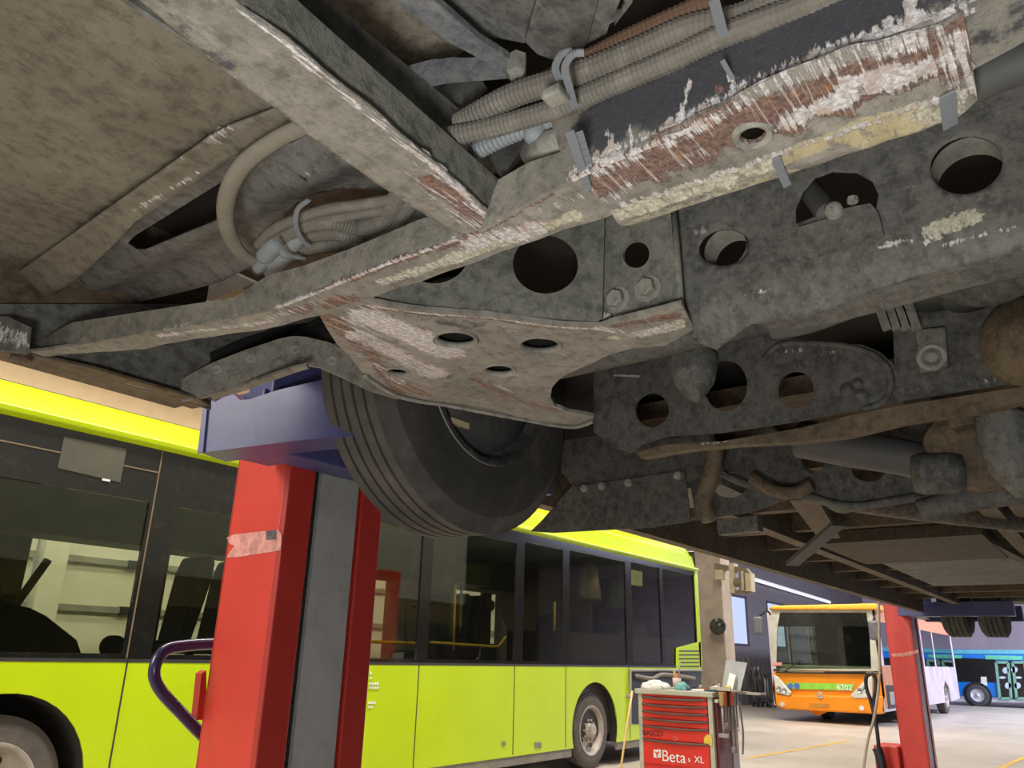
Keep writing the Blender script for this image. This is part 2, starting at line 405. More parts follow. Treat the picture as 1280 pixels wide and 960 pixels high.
m_hoseb = paint('pale_blue_hose', (.25, .28, .3), .7, dirt=.5, dirtcol=(.2, .21, .2), dscale=40)
m_tie = paint('dusty_tie', (.2, .22, .25), .6, dirt=.4, dirtcol=(.2, .2, .2), dscale=60)
m_rub = paint('tyre_rubber', (.055, .053, .05), .8, var=.25, scale=6, dirt=.55, dirtcol=(.14, .13, .115), dscale=7)
m_bolt = grime('bolt_grime', (.2, .205, .18), (.3, .3, .27), bump=.15)
bus = thing('lifted_bus', 'dark grimy underside of a bus raised overhead on a column lift', 'bus', (5.5, .45, 1.95))
ZB = 1.95; P95 = PZ(ZB)
# --- outer body (seen only from other places)
b = MB()
b.box((-1.2, 1.67, 2.35), (12.3, 1.71, 4.85)).box((-1.2, -.81, 2.35), (12.3, -.77, 4.85)).box((-1.2, -.8, 4.85), (12.3, 1.7, 4.92)).box((-1.24, -.8, 2.35), (-1.2, 1.7, 4.85)).box((12.3, -.8, 2.35), (12.34, 1.7, 4.85))
b.build('body', paint('bus_body_grey', (.35, .36, .36), .4), bus)
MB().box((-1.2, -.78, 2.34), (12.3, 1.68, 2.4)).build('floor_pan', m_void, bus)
MB().box((-1.2, -.8, 1.98), (12.3, -.74, 2.4)).build('skirt', g_dark, bus)
b = MB().box((-1.2, 1.64, 1.95), (.93, 1.7, 2.4)).box((2.12, 1.64, 1.95), (9.35, 1.7, 2.4)).box((10.5, 1.64, 1.95), (12.3, 1.7, 2.4)).box((1.1, 1.66, 2.36), (2.2, 1.7, 2.4)).box((9.3, 1.66, 2.36), (10.6, 1.7, 2.4))
b.build('skirt', g_brown, bus)
# --- floor panel top left and its ridge, slotted channel
plate('floor_panel', PZ(2.13), [(-60, -60), (175, -60), (420, 100), (352, 134), (280, 163), (262, 172), (10, 352), (-60, 402)], g_pan, bus, res=.02,
      disp=lambda P: np.c_[P[:, 0]*0, P[:, 1]*0, .006*np.sin(P[:, 0]*19+P[:, 1]*7)*np.sin(P[:, 1]*11)], smooth=True, wear=[('w', [(10, 80), (40, 110)], .02, .35), ('w', [(255, 170), (300, 150)], .02, .5)])
plate('ridge', PZ(2.115), [(-10, 362), (8, 352), (262, 172), (284, 160), (352, 134), (372, 150), (300, 190), (276, 206), (170, 272), (60, 368), (20, 410)], g_pan, bus, res=.012,
      disp=lambda P: np.c_[P[:, 0]*0, P[:, 1]*0, -.026*np.sin(np.clip((P[:, 0]-.54)/.08, 0, 1)*math.pi)], smooth=True,
      wear=[('w', [(165, 262), (250, 214)], .006, .8), ('w', [(262, 176), (285, 160)], .02, .7), ('w', [(200, 220), (265, 172)], .012, .35), ('t', [(185, 208), (240, 170)], .004, .8)])
plate('slotted_channel', PZ(2.145), [(40, 384), (170, 272), (290, 196), (372, 148), (420, 120), (640, 200), (520, 262), (470, 240), (380, 250), (318, 325), (280, 345), (92, 402)], g_dark, bus, res=.014,
      holes=[[(158, 308), (168, 299), (275, 235), (281, 243), (276, 268), (182, 309), (170, 311)], [(352, 186), (388, 166), (394, 171), (362, 188)], [(360, 210), (386, 222), (384, 216)]],
      disp=lambda P: np.c_[P[:, 0]*0, P[:, 1]*0, .012*np.sin(P[:, 0]*45)], smooth=True, wear=[('w', [(375, 215), (430, 195)], .02, .5), ('w', [(85, 382), (92, 390)], .006, .9)])
plate('wiring_tray', PZ(2.2), [(285, 200), (400, 150), (640, 190), (560, 290), (420, 330), (320, 345), (270, 300)], g_brown, bus, res=.03, thick=.004)
# --- longitudinal beam
w_lb = [('w', [(300, 10), (420, 110), (520, 190), (612, 274)], .012, .7), ('r', [(540, 225), (600, 275)], .03, .75), ('w', [(520, 215), (590, 280)], .03, .62), ('w', [(185, 8), (300, 100), (400, 165)], .008, .42),
        ('t', [(205, 5), (250, 50), (290, 85)], .014, .5), ('t', [(500, 205), (560, 255)], .01, .4)]
lb = plate('longitudinal_beam', P95, [(120, -40), (250, -40), (300, 8), (360, 52), (470, 142), (560, 220), (619, 272), (610, 288), (574, 293), (520, 262), (440, 208), (340, 134), (240, 55), (172, 0)], g_beam, bus, res=.008,
           disp=lambda P: np.c_[P[:, 0]*0, P[:, 1]*0, .0012*np.sin(P[:, 0]*60)*np.sin(P[:, 1]*120)], wear=w_lb, smooth=True)
plate('beam_side', PP(P95.at(290, 0)[:2], P95.at(617, 273)[:2]), [(225, -60), (250, -40), (300, 8), (360, 52), (470, 142), (560, 220), (619, 272), (625, 226), (560, 168), (470, 88), (380, 8), (330, -40)], g_green, lb, res=.012,
      wear=[('w', [(300, 10), (420, 110), (520, 190), (612, 274)], .006, .5)])
MB().box((-.35, .6, 1.952), (.66, .606, 2.12)).build('beam_side', g_dark, lb)
# --- cross beam
cb_far = [(1300, 40), (1210, 92), (1100, 140), (985, 195), (880, 232), (760, 270), (660, 303), (560, 340), (448, 377), (400, 394), (330, 412), (240, 424), (180, 436), (35, 447)]
cb_near = [(35, 441), (100, 431), (190, 414), (290, 398), (345, 384), (392, 366), (480, 330), (600, 288), (690, 236), (750, 206), (850, 166), (950, 108), (1100, 55), (1200, 18), (1300, -30)]
w_cb = [('r', [(380, 371), (480, 333), (600, 292)], .012, .95), ('w', [(330, 400), (400, 378)], .02, .62), ('w', [(200, 420), (340, 402)], .014, .75), ('y', [(480, 352), (620, 306), (720, 270)], .02, .8), ('w', [(590, 305), (670, 285)], .035, .9), ('w', [(480, 352), (600, 312)], .014, .6), ('r', [(380, 388), (440, 372)], .03, .75),
        ('r', [(600, 290), (690, 240)], .012, .8), ('w', [(680, 262), (740, 240)], .02, .6), ('r', [(400, 380), (450, 365)], .02, .5), ('r', [(750, 230), (1200, 60)], .03, .6), ('w', [(750, 210), (1200, 50)], .02, .5), ('t', [(1240, 40), (1300, 10)], .03, .6)]
cb = plate('cross_beam', P95, cb_near+cb_far, g_gus, bus, holes=[ell(941, 163, 27, 19, -8)], res=.007, wear=w_cb, disp=lambda P: np.c_[P[:, 0]*0, P[:, 1]*0, .0012*np.sin(P[:, 1]*60)*np.sin(P[:, 0]*80)])
pcb = PX(P95.at(900, 136)[0])
face = [(597, 289), (602, 283), (622, 225), (660, 203), (700, 190), (688, 150), (700, 138), (850, 72), (930, 22), (1000, -20), (1310, -60), (1300, -30), (1200, 18), (1100, 55), (950, 108), (850, 166), (750, 206), (690, 236)]
wf = [('t', [(750, 150), (860, 110)], .055, 1.0), ('t', [(900, 80), (1000, 40), (1100, 10)], .075, 1.0), ('t', [(1150, 10), (1250, -20)], .04, .6)]
for x, y, dx, dy, s_ in ((738, 218, -6, -30, .9), (775, 200, -16, -36, .9), (800, 190, -14, -34, .8), (845, 160, 18, -62, .9), (925, 135, -12, -42, 1.1), (1010, 85, -6, -14, .8), (1068, 70, 4, -22, 1.1), (1090, 62, 10, -20, 1.0), (1110, 55, -2, -32, 1.2), (1145, 42, -8, -45, 1.3), (1150, 40, 14, -20, 1.1), (990, 95, 3, -16, .8)):
    wf.append(('w', [(x, y), (x+dx, y+dy)], .0065, s_))
wf += [('w', [(725, 215), (850, 160), (950, 104), (1100, 52), (1210, 14)], .03, .82), ('r', [(725, 222), (850, 166), (950, 108), (1100, 55)], .022, .9), ('r', [(900, 110)], .012, 1.0), ('r', [(1190, 20), (1280, 5)], .03, .6), ('w', [(1240, 20), (1290, -10)], .03, .65)]
plate('beam_side', pcb, face, g_beam, cb, res=.006, wear=wf)
plate('beam_side', PP(P95.at(100, 431)[:2], P95.at(600, 288)[:2]), [(35, 441), (100, 431), (190, 414), (290, 398), (345, 384), (392, 366), (480, 330), (600, 288), (560, 262), (520, 276), (440, 310), (380, 332), (335, 344), (292, 372), (200, 386), (90, 403), (50, 425)], g_beam, cb, res=.01,
      wear=[('w', [(345, 384), (392, 366), (480, 330), (590, 290)], .006, .8), ('r', [(392, 366), (480, 330), (600, 288)], .006, .9), ('w', [(200, 412), (345, 382)], .005, .6)])
# reinforcement plate under the cross beam
def fold(P):
    d = (P[:, 0]-(.775+.035*np.clip(.42-P[:, 1], 0, 1)))
    return np.c_[P[:, 0]*0, P[:, 1]*0, np.clip(d, 0, 1)*.35+.0015*np.sin(P[:, 1]*130)*np.sin(P[:, 0]*90)]
w_rp = [('r', [(750, 225), (850, 190), (930, 155), (1050, 112), (1150, 80), (1205, 60)], .06, .95), ('w', [(750, 215), (850, 172), (930, 130)], .02, .7), ('w', [(800, 225), (870, 195)], .03, .6), ('w', [(760, 250), (790, 232)], .02, .6), ('w', [(980, 155), (1060, 120), (1160, 85)], .026, .95), ('w', [(1060, 105), (1140, 88)], .022, 1.0),
        ('y', [(775, 268), (880, 232), (985, 195), (1080, 158), (1190, 125)], .022, 1.0), ('y', [(790, 285), (880, 255), (985, 220)], .02, .85), ('w', [(770, 258), (850, 235), (985, 188), (1190, 118)], .011, .8), ('w', [(1195, 50), (1208, 115)], .025, .75), ('w', [(955, 110), (1060, 70), (1150, 50)], .03, .72), ('y', [(1090, 172), (1180, 142)], .028, 1.1), ('t', [(1100, 70), (1150, 58)], .01, .6)]
plate('reinforcement_plate', PZ(1.943), [(738, 212), (850, 158), (930, 118), (952, 104), (1060, 62), (1150, 42), (1205, 18), (1212, 60), (1222, 125), (1190, 152), (1100, 183), (985, 224), (880, 258), (793, 291), (778, 286), (762, 266), (742, 240)], g_gus, cb, holes=[ell(941, 168, 17, 9, -8)], res=.006, disp=fold, wear=w_rp, thick=.004, label='rusty scraped plate')
MB().lathe(P95.at(941, 168)+np.array([0, 0, .03]), (0, 0, 1), [(.001, 0), (.03, 0), (.03, .01), (.001, .01)], 20).build('drain_shade_disc', paint('shade_black', (.008, .008, .008), .9), cb)  # black disc above the drain hole, painted in as its shade
rg = MB().lathe(PZ(1.943).at(941, 168)-np.array([0, 0, .002]), (0, 0, 1), [(.0135, 0), (.019, -.003), (.022, .003), (.0135, .002)], 28); rg.build('drain_ring', m_bolt, cb)
# --- gusset plate with four oval-looking holes
gp = plate('gusset_plate', P95, [(398, 393), (448, 377), (500, 384), (600, 395), (700, 405), (750, 409), (768, 402), (852, 380), (868, 408), (832, 432), (790, 437), (758, 446), (725, 460), (702, 472), (690, 484), (688, 495), (694, 508), (712, 517), (742, 522), (741, 530), (712, 533), (640, 521), (560, 506), (520, 500), (490, 491), (455, 468), (425, 435)],
      g_gus, bus, holes=[ell(570, 425, 29, 9.5, 3), ell(675, 432, 28, 8.5, 2), ell(624, 463.5, 21, 7.5, 2), ell(497, 466, 17, 5, 3)], res=.006, thick=.008,
      wear=[('w', [(455, 398), (500, 412), (560, 440)], .06, 1.0), ('w', [(465, 402), (530, 418)], .03, 1.15), ('w', [(450, 420), (540, 465)], .055, .85), ('t', [(500, 440), (560, 470)], .03, .45), ('t', [(530, 400), (590, 412)], .016, .5), ('w', [(560, 430), (700, 500)], .06, .3), ('w', [(650, 450), (760, 430)], .04, .35), ('r', [(410, 397), (450, 430), (500, 490)], .028, .9), ('w', [(450, 440), (500, 478)], .03, .6), ('r', [(500, 480), (530, 492)], .03, .9), ('r', [(450, 385), (600, 400), (690, 410)], .009, .8),
            ('w', [(460, 384), (600, 399), (740, 412)], .007, .95), ('r', [(590, 475), (640, 496), (700, 515)], .014, .95), ('w', [(600, 472), (650, 494), (705, 513)], .006, .8), ('r', [(770, 408), (845, 392)], .016, .95), ('w', [(750, 412), (800, 420), (850, 400)], .022, .85), ('y', [(770, 425), (850, 405)], .022, .8), ('t', [(560, 405), (640, 412)], .02, .5)],
      disp=lambda P: np.c_[P[:, 0]*0, P[:, 1]*0, .004*np.sin(P[:, 1]*22)*np.sin(P[:, 0]*18)])
P94 = PZ(1.946)
MB().tube([P94.at(*q) for q in ((455, 469), (490, 492), (520, 501), (560, 507), (640, 522), (712, 534), (741, 527))], .0045, 8).build('rolled_edge', g_gus, gp, smooth=True)
for q, r_ in (((570, 425), .036), ((675, 432), .036), ((624, 463.5), .03), ((497, 466), .023)):
    MB().lathe(P95.at(*q), (0, 0, 1), [(r_+.003, -.002), (r_+.005, .002), (r_-.001, .009), (r_-.003, .009), (r_-.003, 0), (r_+.003, -.002)], 32).build('hole_rim', g_gus, gp, smooth=True)
MB().prism([PZ(1.972).at(*q) for q in ((420, 398), (470, 386), (740, 412), (800, 415), (740, 440), (690, 470), (680, 490), (560, 494), (500, 484), (450, 455))], (0, 0, .01)).build('hole_shade_sheet', paint('shade_black', (.008, .008, .008), .9), gp)  # black sheet above the gusset holes puts their inner shade into the colour
# --- web behind the gusset
pweb = PP(PZ(1.958).at(448, 377)[:2], PZ(1.958).at(752, 404)[:2])
plate('web_plate', pweb, [(446, 374), (600, 391), (747, 402), (753, 398), (756, 262), (600, 255), (430, 330)], g_green, bus, holes=[ell(682, 330, 41, 37, 0), ell(545, 317, 42, 37, -12)], res=.012, thick=.004)
px1 = PX(P95.at(800, 402)[0]+.01)
bp_ = plate('bolt_plate', px1, [(748, 406), (753, 392), (757, 255), (842, 250), (846, 300), (852, 388), (800, 402)], g_green, bus, holes=[ell(795, 318, 16.5, 17, 30)], res=.008, wear=[('w', [(755, 395), (780, 402)], .02, .7), ('w', [(850, 380)], .02, .8)])
for q in ((773, 376), (811, 362)):
    c = px1.at(*q)
    MB().lathe(c, (-1, 0, 0), [(.001, .0), (.024, 0), (.024, .004), (.001, .004)], 28).build('washer', m_bolt, bp_)
    hx = [c+np.array([-.004, .0165*math.cos(a), .0165*math.sin(a)]) for a in np.linspace(0, 2*math.pi, 7)[:-1]+.4]
    MB().prism(hx, (-.014, 0, 0)).build('bolt', m_bolt, bp_, bevel=.002)
MB().tube([px1.at(843, 262)+np.array([-.002, 0, 0]), px1.at(852, 385)+np.array([-.002, 0, 0])], .006, 8).build('weld_seam', g_green, bp_, smooth=True)
# --- long holed web on the right, curling under at its lower edge
pw = PX(1.12)
def curl(P):
    d = np.clip(2.0-P[:, 2], 0, 1); return np.c_[d*d*6, P[:, 1]*0, d*0]
hz = [ell(905, 309, 32, 23, -8), [(995, 280), (994, 262), (1003, 240), (1018, 222), (1040, 214), (1070, 215), (1090, 226), (1098, 244), (1095, 262), (1086, 254), (1040, 262), (1000, 278)], ell(1208, 206, 46, 36, -14)]
web = plate('holed_web', pw, [(842, 246), (850, 300), (855, 385), (862, 420), (880, 426), (930, 398), (1000, 388), (1130, 342), (1300, 300), (1300, 20), (1200, 60), (985, 150)], g_dark, bus, holes=hz, res=.01, disp=curl, smooth=True,
      wear=[('w', [(900, 378), (960, 362)], .01, .85), ('w', [(985, 360), (1000, 352)], .01, .8), ('w', [(1100, 306), (1160, 300)], .008, 1.0), ('y', [(1165, 290), (1215, 272)], .022, .95), ('w', [(1180, 305), (1225, 293), (1270, 282)], .008, 1.0), ('w', [(1130, 332), (1140, 328)], .006, .8), ('t', [(1230, 310), (1290, 290)], .02, .6)])
# curved back walls of the flanged holes
for q, ra, rl in (((905, 309), .036, 1), ((1208, 206), .045, 1)):
    c = pw.at(*q)
    MB().lathe(c+np.array([.004, 0, 0]), (1, .0, .0), [(ra, 0), (ra, .05)], 36).build('hole_collar', m_bolt, web, smooth=True)
br = plate('seat_bracket', PX(1.105), [(997, 284), (1050, 268), (1052, 262), (1066, 258), (1088, 254), (1098, 266), (1104, 292), (1096, 298), (1085, 294), (1072, 304), (1050, 306), (1030, 312), (1010, 322), (1000, 318)], g_dark, web, res=.01, thick=.008)
MB().tube([PX(1.19).at(1000, 222), PX(1.14).at(1022, 250), PX(1.11).at(1036, 268)], .018, 14).build('damper_rod', paint('plain_rubber', (.09, .09, .09), .6), web, smooth=True)
MB().lathe(PX(1.1).at(1042, 263), (-1, 0, 0), [(.013, -.02), (.013, .006), (.008, .01), (.001, .01)], 20).build('bush', m_bolt, web, smooth=True)
MB().lathe(PX(1.1).at(1066, 253), (0, 0, 1), [(.001, .0), (.008, 0), (.008, .008), (.001, .008)], 6).build('bolt', m_bolt, web)
MB().tube([PX(1.15).at(880, 262), PX(1.12).at(880, 292)], .006, 8).tube([PX(1.15).at(848, 268), PX(1.12).at(872, 292)], .004, 8).build('bracket_rod', m_bolt, web, smooth=True)
MB().box((1.15, -.1, 1.965), (1.2, .5, 1.99)).build('flange', g_dark, web)
plate('flange', PZ(1.985), [(862, 420), (880, 426), (930, 402), (1000, 392), (1130, 346), (1300, 300), (1300, 340), (1200, 362), (1090, 392), (1010, 412), (960, 410), (925, 398)], g_dark, web, res=.02)
# --- curved spring-hanger strap at the left
pl_arm = PP(P95.at(225, 497)[:2], P95.at(500, 492)[:2]+np.array([.05, .06]))
arm = [(226, 474), (252, 460), (266, 453), (302, 439), (350, 423), (366, 420), (383, 421), (412, 428), (446, 446), (470, 472), (500, 494), (497, 498), (460, 487), (434, 474), (398, 458), (383, 456), (364, 461), (302, 482), (254, 496), (226, 501)]
sa = plate('hanger_strap', pl_arm, arm, g_beam, bus, res=.008, thick=.012, smooth=False, wear=[('w', [(300, 470), (364, 452), (385, 450)], .008, .4), ('r', [(250, 490), (330, 468)], .01, .5)])
for q in ((271, 461), (314, 447), (369, 436), (415, 450)):
    MB().lathe(pl_arm.at(*q), pl_arm.n, [(.013, -.001), (.011, .003), (.007, .002), (.001, -.0)], 18).build('rivet', m_bolt, sa, smooth=True)
plate('hanger_lip', PZ(pl_arm.at(300, 482)[2]), [(226, 501), (254, 496), (302, 482), (364, 461), (383, 457), (386, 461), (366, 467), (310, 487), (262, 502), (240, 507)], g_beam, sa, res=.02)
# sill inner panel and lower lip
ps = PY(1.625)
plate('sill_panel', ps, [(-40, 380), (60, 380), (405, 380), (432, 404), (470, 470), (404, 440), (380, 440), (345, 445), (300, 455), (264, 470), (264, 512), (250, 508), (100, 465), (-40, 424)], g_dark, bus, res=.02, wear=[('w', [(222, 470), (226, 500)], .02, .7), ('w', [(218, 460), (222, 430)], .01, .4)])
plate('arch_shade_strip', PY(1.615), [(264, 440), (300, 424), (345, 410), (380, 404), (412, 409), (440, 424), (462, 452), (446, 452), (412, 436), (383, 430), (350, 432), (302, 447), (266, 461)], paint('shade_black', (0,)*3), bus, res=.03)  # flat black strip standing in for the shadow gap above the hanger strap
plate('sill_lip', PZ(1.948), [(-40, 418), (30, 441), (120, 462), (250, 500), (262, 507), (240, 511), (190, 496), (60, 459), (-40, 431)], g_brown, bus, res=.02, wear=[('r', [(0, 438), (250, 505)], .02, .5)])
plate('sill_bracket', PP((.5, 1.6), (.62, 1.2)), [(-40, 392), (10, 396), (36, 408), (32, 442), (-10, 436), (-40, 428)], g_dark, bus, res=.012, wear=[('w', [(-20, 412), (30, 425)], .03, .8)])
MB().lathe(P95.at(28, 443), (0, 0, -1), [(.02, -.02), (.02, .012), (.012, .016), (.001, .016)], 6).build('bolt', g_brown, bus)
# wheel-arch liner
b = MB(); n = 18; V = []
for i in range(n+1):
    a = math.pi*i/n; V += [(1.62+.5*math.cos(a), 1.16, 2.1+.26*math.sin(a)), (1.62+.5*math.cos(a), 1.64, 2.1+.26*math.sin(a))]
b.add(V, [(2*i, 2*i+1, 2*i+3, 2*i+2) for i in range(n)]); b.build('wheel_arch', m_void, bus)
# --- front wheel
rimk = paint('dusty_rim_black', (.05, .05, .052), .6, dirt=.4, dirtcol=(.2, .2, .19), dscale=20)
ty, ri = wheel(bus, (1.615, 1.425, 2.154), .43, .25, .235, (0, -1, 0), m_rub, rimk, treads=5, deep=-.02)
ri.parent = ty
MB().lathe((1.615, 1.425, 2.154), (0, -1, 0), [(.236, .118), (.243, .128), (.249, .124), (.252, .116)], 48).build('rim_flange', paint('rim_edge', (.24, .245, .25), .5), ty, smooth=True)
b = MB().lathe((1.615, 1.425, 2.154), (0, -1, 0), [(.001, .06), (.06, .06), (.07, .0), (.17, -.02), (.19, -.06)], 30); b.build('brake_drum', m_bolt, ty, smooth=True)
MB().tube([(1.615, 1.33, 2.154), (1.615, .5, 2.154)], .045, 12).build('axle', g_dark, bus, smooth=True)
MB().box((1.46, 1.3, 1.985), (1.53, 1.315, 2.0)).build('brake_clip', paint('pale_clip', (.6, .5, .3), .5), ty)
# --- mudguard panels behind the wheel
pm = PX(2.25)
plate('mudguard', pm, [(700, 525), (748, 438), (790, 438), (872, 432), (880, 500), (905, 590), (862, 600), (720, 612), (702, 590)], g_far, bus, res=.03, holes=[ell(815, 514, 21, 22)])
plate('mudguard', PX(2.235), [(663, 664), (676, 652), (716, 606), (720, 608), (855, 588), (862, 640), (862, 652), (800, 660), (690, 666)], g_far, bus, res=.03, label='lower mudguard flap')
for q in ((730, 610), (752, 607), (785, 603), (847, 594)):
    MB().lathe(PX(2.23).at(*q), (-1, 0, 0), [(.014, -.01), (.014, .004), (.009, .008), (.001, .008)], 12).build('rivet', m_bolt, bus, smooth=True)
# --- second crossmember
p2 = PX(1.78)
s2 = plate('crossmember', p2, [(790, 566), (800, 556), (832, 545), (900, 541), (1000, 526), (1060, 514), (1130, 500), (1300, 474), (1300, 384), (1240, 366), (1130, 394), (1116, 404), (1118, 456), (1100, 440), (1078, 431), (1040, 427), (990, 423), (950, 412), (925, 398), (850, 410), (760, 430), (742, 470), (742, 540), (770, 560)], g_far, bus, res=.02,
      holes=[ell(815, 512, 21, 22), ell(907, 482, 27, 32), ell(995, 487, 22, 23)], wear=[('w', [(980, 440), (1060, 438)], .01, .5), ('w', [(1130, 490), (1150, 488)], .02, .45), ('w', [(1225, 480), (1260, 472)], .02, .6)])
MB().tube([p2.at(770, 470)+np.array([-.01, 0, 0]), p2.at(800, 470)+np.array([-.0, 0, 0])], .004, 6).build('clip', m_bolt, s2)
plate('crossmember_flange', PX(1.74), [(792, 560), (800, 564), (832, 556), (900, 552), (1000, 535), (1060, 520), (1130, 506), (1300, 480), (1300, 496), (1240, 512), (1130, 528), (1060, 545), (1000, 552), (920, 556), (860, 562), (800, 572)], g_brown, s2, res=.02, thick=.03, wear=[('w', [(880, 553), (910, 551)], .01, .7), ('w', [(1190, 520), (1210, 516)], .02, .4)])
MB().tube([p2.at(*v)+np.array([-.004, 0, 0]) for v in ((955, 450), (975, 432), (1010, 430), (1060, 434), (1098, 448), (1114, 474), (1106, 502), (1080, 512))], .008, 8).build('pressed_rim', g_far, s2, smooth=True)
for v, r_ in (((1060, 488), .02), ((1072, 480), .014), ((1078, 494), .016)): MB().lathe(p2.at(*v), (-1, 0, 0), [(r_, -.005), (r_*.8, .008), (.001, .012)], 12).build('weld_blob', g_far, s2, smooth=True)
c = p2.at(1167, 450)
q = [p2.at(*v)+np.array([-.004, 0, 0]) for v in ((1146, 416), (1184, 412), (1188, 462), (1152, 470))]
bb = MB().prism(q, (-.02, 0, 0)).build('bolt_pad', g_dark, s2, bevel=.005)
MB().lathe(c+np.array([-.02, 0, 0]), (-1, 0, 0), [(.03, -.005), (.03, .004), (.02, .006), (.02, 0), (.012, 0), (.012, .01), (.001, .01)], 20).build('bolt', m_bolt, bb, smooth=True)
# rubber mount cone
d = np.array(p2.at(880, 512)-p2.at(866, 470)); c = PX(1.7).at(868, 474)
MB().lathe(c, (-.5, -.25, -1), [(.062, -.06), (.05, 0), (.046, .008), (.038, .012), (.036, .03), (.026, .034), (.024, .052), (.013, .055), (.012, .07), (.001, .07)], 24).build('rubber_mount', g_dark, bus, smooth=True)
# ribs and canisters above the crossmember
b = MB()
for x in (1098, 1110, 1122, 1134): b.bar(PX(1.7).at(x, 378), PX(1.7).at(x+12, 412), .012, .02)
b.build('cooling_fin', g_green, bus)
for x in (1170, 1212):
    MB().lathe(PX(1.72).at(x, 372), (0, 0, -1), [(.055, -.12), (.055, 0), (.045, .014), (.001, .014)], 26).build('canister', paint('canister_paint', (.06, .065, .06), .5), bus, smooth=True)
MB().tube([PX(1.6).at(1180, 340), PX(1.55).at(1235, 350), PX(1.5).at(1290, 320)], .05, 12).build('duct', g_far, bus, smooth=True)
MB().lathe(PX(1.68).at(1285, 425), (-1, .1, -.2), [(.095, -.1), (.085, -.02), (.06, -.01), (.05, .01), (.03, .02), (.001, .02)], 24).build('air_bellows', g_brown, bus, smooth=True)
MB().tube([PX(1.35).at(965, 404), PX(1.35).at(1010, 396), PX(1.35).at(1120, 358), PX(1.32).at(1300, 318)], .03, 12).build('brake_pipe', paint('plain_tube', (.075, .08, .08), .7, dirt=.4, dscale=10), bus, smooth=True)
# --- third crossmember and suspension arms
p3 = PX(2.3)
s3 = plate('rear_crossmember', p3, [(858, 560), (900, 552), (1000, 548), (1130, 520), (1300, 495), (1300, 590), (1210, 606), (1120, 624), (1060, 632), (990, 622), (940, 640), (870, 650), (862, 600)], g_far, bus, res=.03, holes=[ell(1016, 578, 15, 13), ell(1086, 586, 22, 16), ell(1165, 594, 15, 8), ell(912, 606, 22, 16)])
MB().tube([p3.at(*v)+np.array([-.02, 0, 0]) for v in ((900, 590), (940, 608), (1000, 618), (1060, 634), (1130, 626), (1300, 596))], .012, 8).build('lower_lip', g_far, s3, smooth=True)
MB().tube([PX(2.0).at(*v) for v in ((895, 555), (890, 590), (880, 625), (888, 650))], .024, 12).build('link_pipe', g_brown, bus, smooth=True)
MB().tube([PX(2.0).at(*v) for v in ((1000, 548), (1060, 560), (1140, 574), (1170, 590))], (.05, .04), 14).build('control_arm', paint('arm_paint', (.05, .05, .053), .6, dirt=.6, dirtcol=(.09, .08, .065)), bus, smooth=True)
MB().lathe(PX(1.95).at(1172, 592), (-.3, 1, 0), [(.001, -.05), (.04, -.05), (.046, -.03), (.046, .03), (.04, .05), (.001, .05)], 22).build('arm_bush', g_far, bus, smooth=True)
MB().prism([PX(1.95).at(*v) for v in ((1150, 545), (1166, 524), (1238, 512), (1246, 560), (1268, 606), (1225, 612), (1180, 604), (1160, 590), (1156, 566))], (.18, .02, .02)).build('hub_casting', g_brown, bus, bevel=.02)
MB().prism([PX(1.9).at(*v) for v in ((1180, 520), (1232, 508), (1300, 500), (1300, 514), (1240, 524), (1190, 536))], (.05, 0, 0)).build('spring_seat', g_brown, bus, bevel=.006)
MB().tube([PX(2.1).at(1150, 640), PX(2.1).at(1220, 622), PX(2.1).at(1300, 612)], .03, 8).build('cross_tube', g_far, bus, smooth=True)
MB().tube([PX(1.9).at(1250, 520), PX(1.9).at(1262, 570), PX(1.95).at(1290, 600)], .05, 12).build('shock_absorber', g_dark, bus, smooth=True)
MB().tube([PX(2.2).at(*v) for v in ((940, 596), (965, 612), (990, 616), (1015, 606))], .018, 8).build('anti_roll_link', g_brown, bus, smooth=True)
MB().box((2.5, 1.0, 1.98), (2.85, 1.55, 2.1)).build('step_box', g_dark, bus)
# --- underfloor towards the rear axle
b = MB().box((2.35, -.75, 2.2), (12.2, 1.64, 2.26)); b.build('rear_floor', g_brown, bus)
for y in (1.28, .32, -.38): MB().box((2.35, y, 2.02), (9.2, y+.07, 2.2)).build('chassis_rail', g_brown, bus)
for i, x in enumerate((2.75, 3.5, 4.1, 4.75, 5.4, 6.1, 6.8, 7.5, 8.2, 8.9)):
    MB().box((x, -.75, 2.06), (x+.07, 1.64, 2.2)).build('rib', g_brown, bus)
MB().box((2.9, -.3, 2.03), (4.0, .3, 2.2)).build('tank', g_brown, bus, bevel=.03)
MB().box((5.5, .42, 2.04), (7.3, 1.2, 2.2)).build('battery_box', g_dark, bus, bevel=.02)
MB().box((4.2, .45, 2.0), (5.2, 1.2, 2.06)).build('splash_tray', grime('tray', (.03, .022, .014), (.06, .044, .027), dust=(.12, .09, .06), specks=.1), bus)
MB().tube([(2.5, .86, 2.12), (3.1, .8, 2.05), (3.5, .62, 2.04), (4.6, .1, 2.06), (6, -.1, 2.08)], .06, 14).build('exhaust_pipe', grime('pipe', (.06, .05, .035), (.11, .09, .06)), bus, smooth=True)
MB().lathe((3.16, .79, 2.05), (.9, -.3, 0), [(.06, -.02), (.08, 0), (.08, .03), (.06, .05)], 16).build('clamp', g_dark, bus, smooth=True)
MB().bar(PX(2.75).at(1048, 655), PX(3.0).at(990, 705), .05, .014).build('strut', paint('strut_paint', (.07, .07, .072), .6), bus)
MB().bar((3.05, .9, 2.03), (4.1, 1.1, 2.03), .1, .04).build('strut', g_brown, bus)
MB().tube([(4.2, .25, 1.99), (6, .28, 1.99), (9, .3, 1.99)], .018, 8).build('brake_pipe', g_brown, bus, smooth=True)
b = MB()
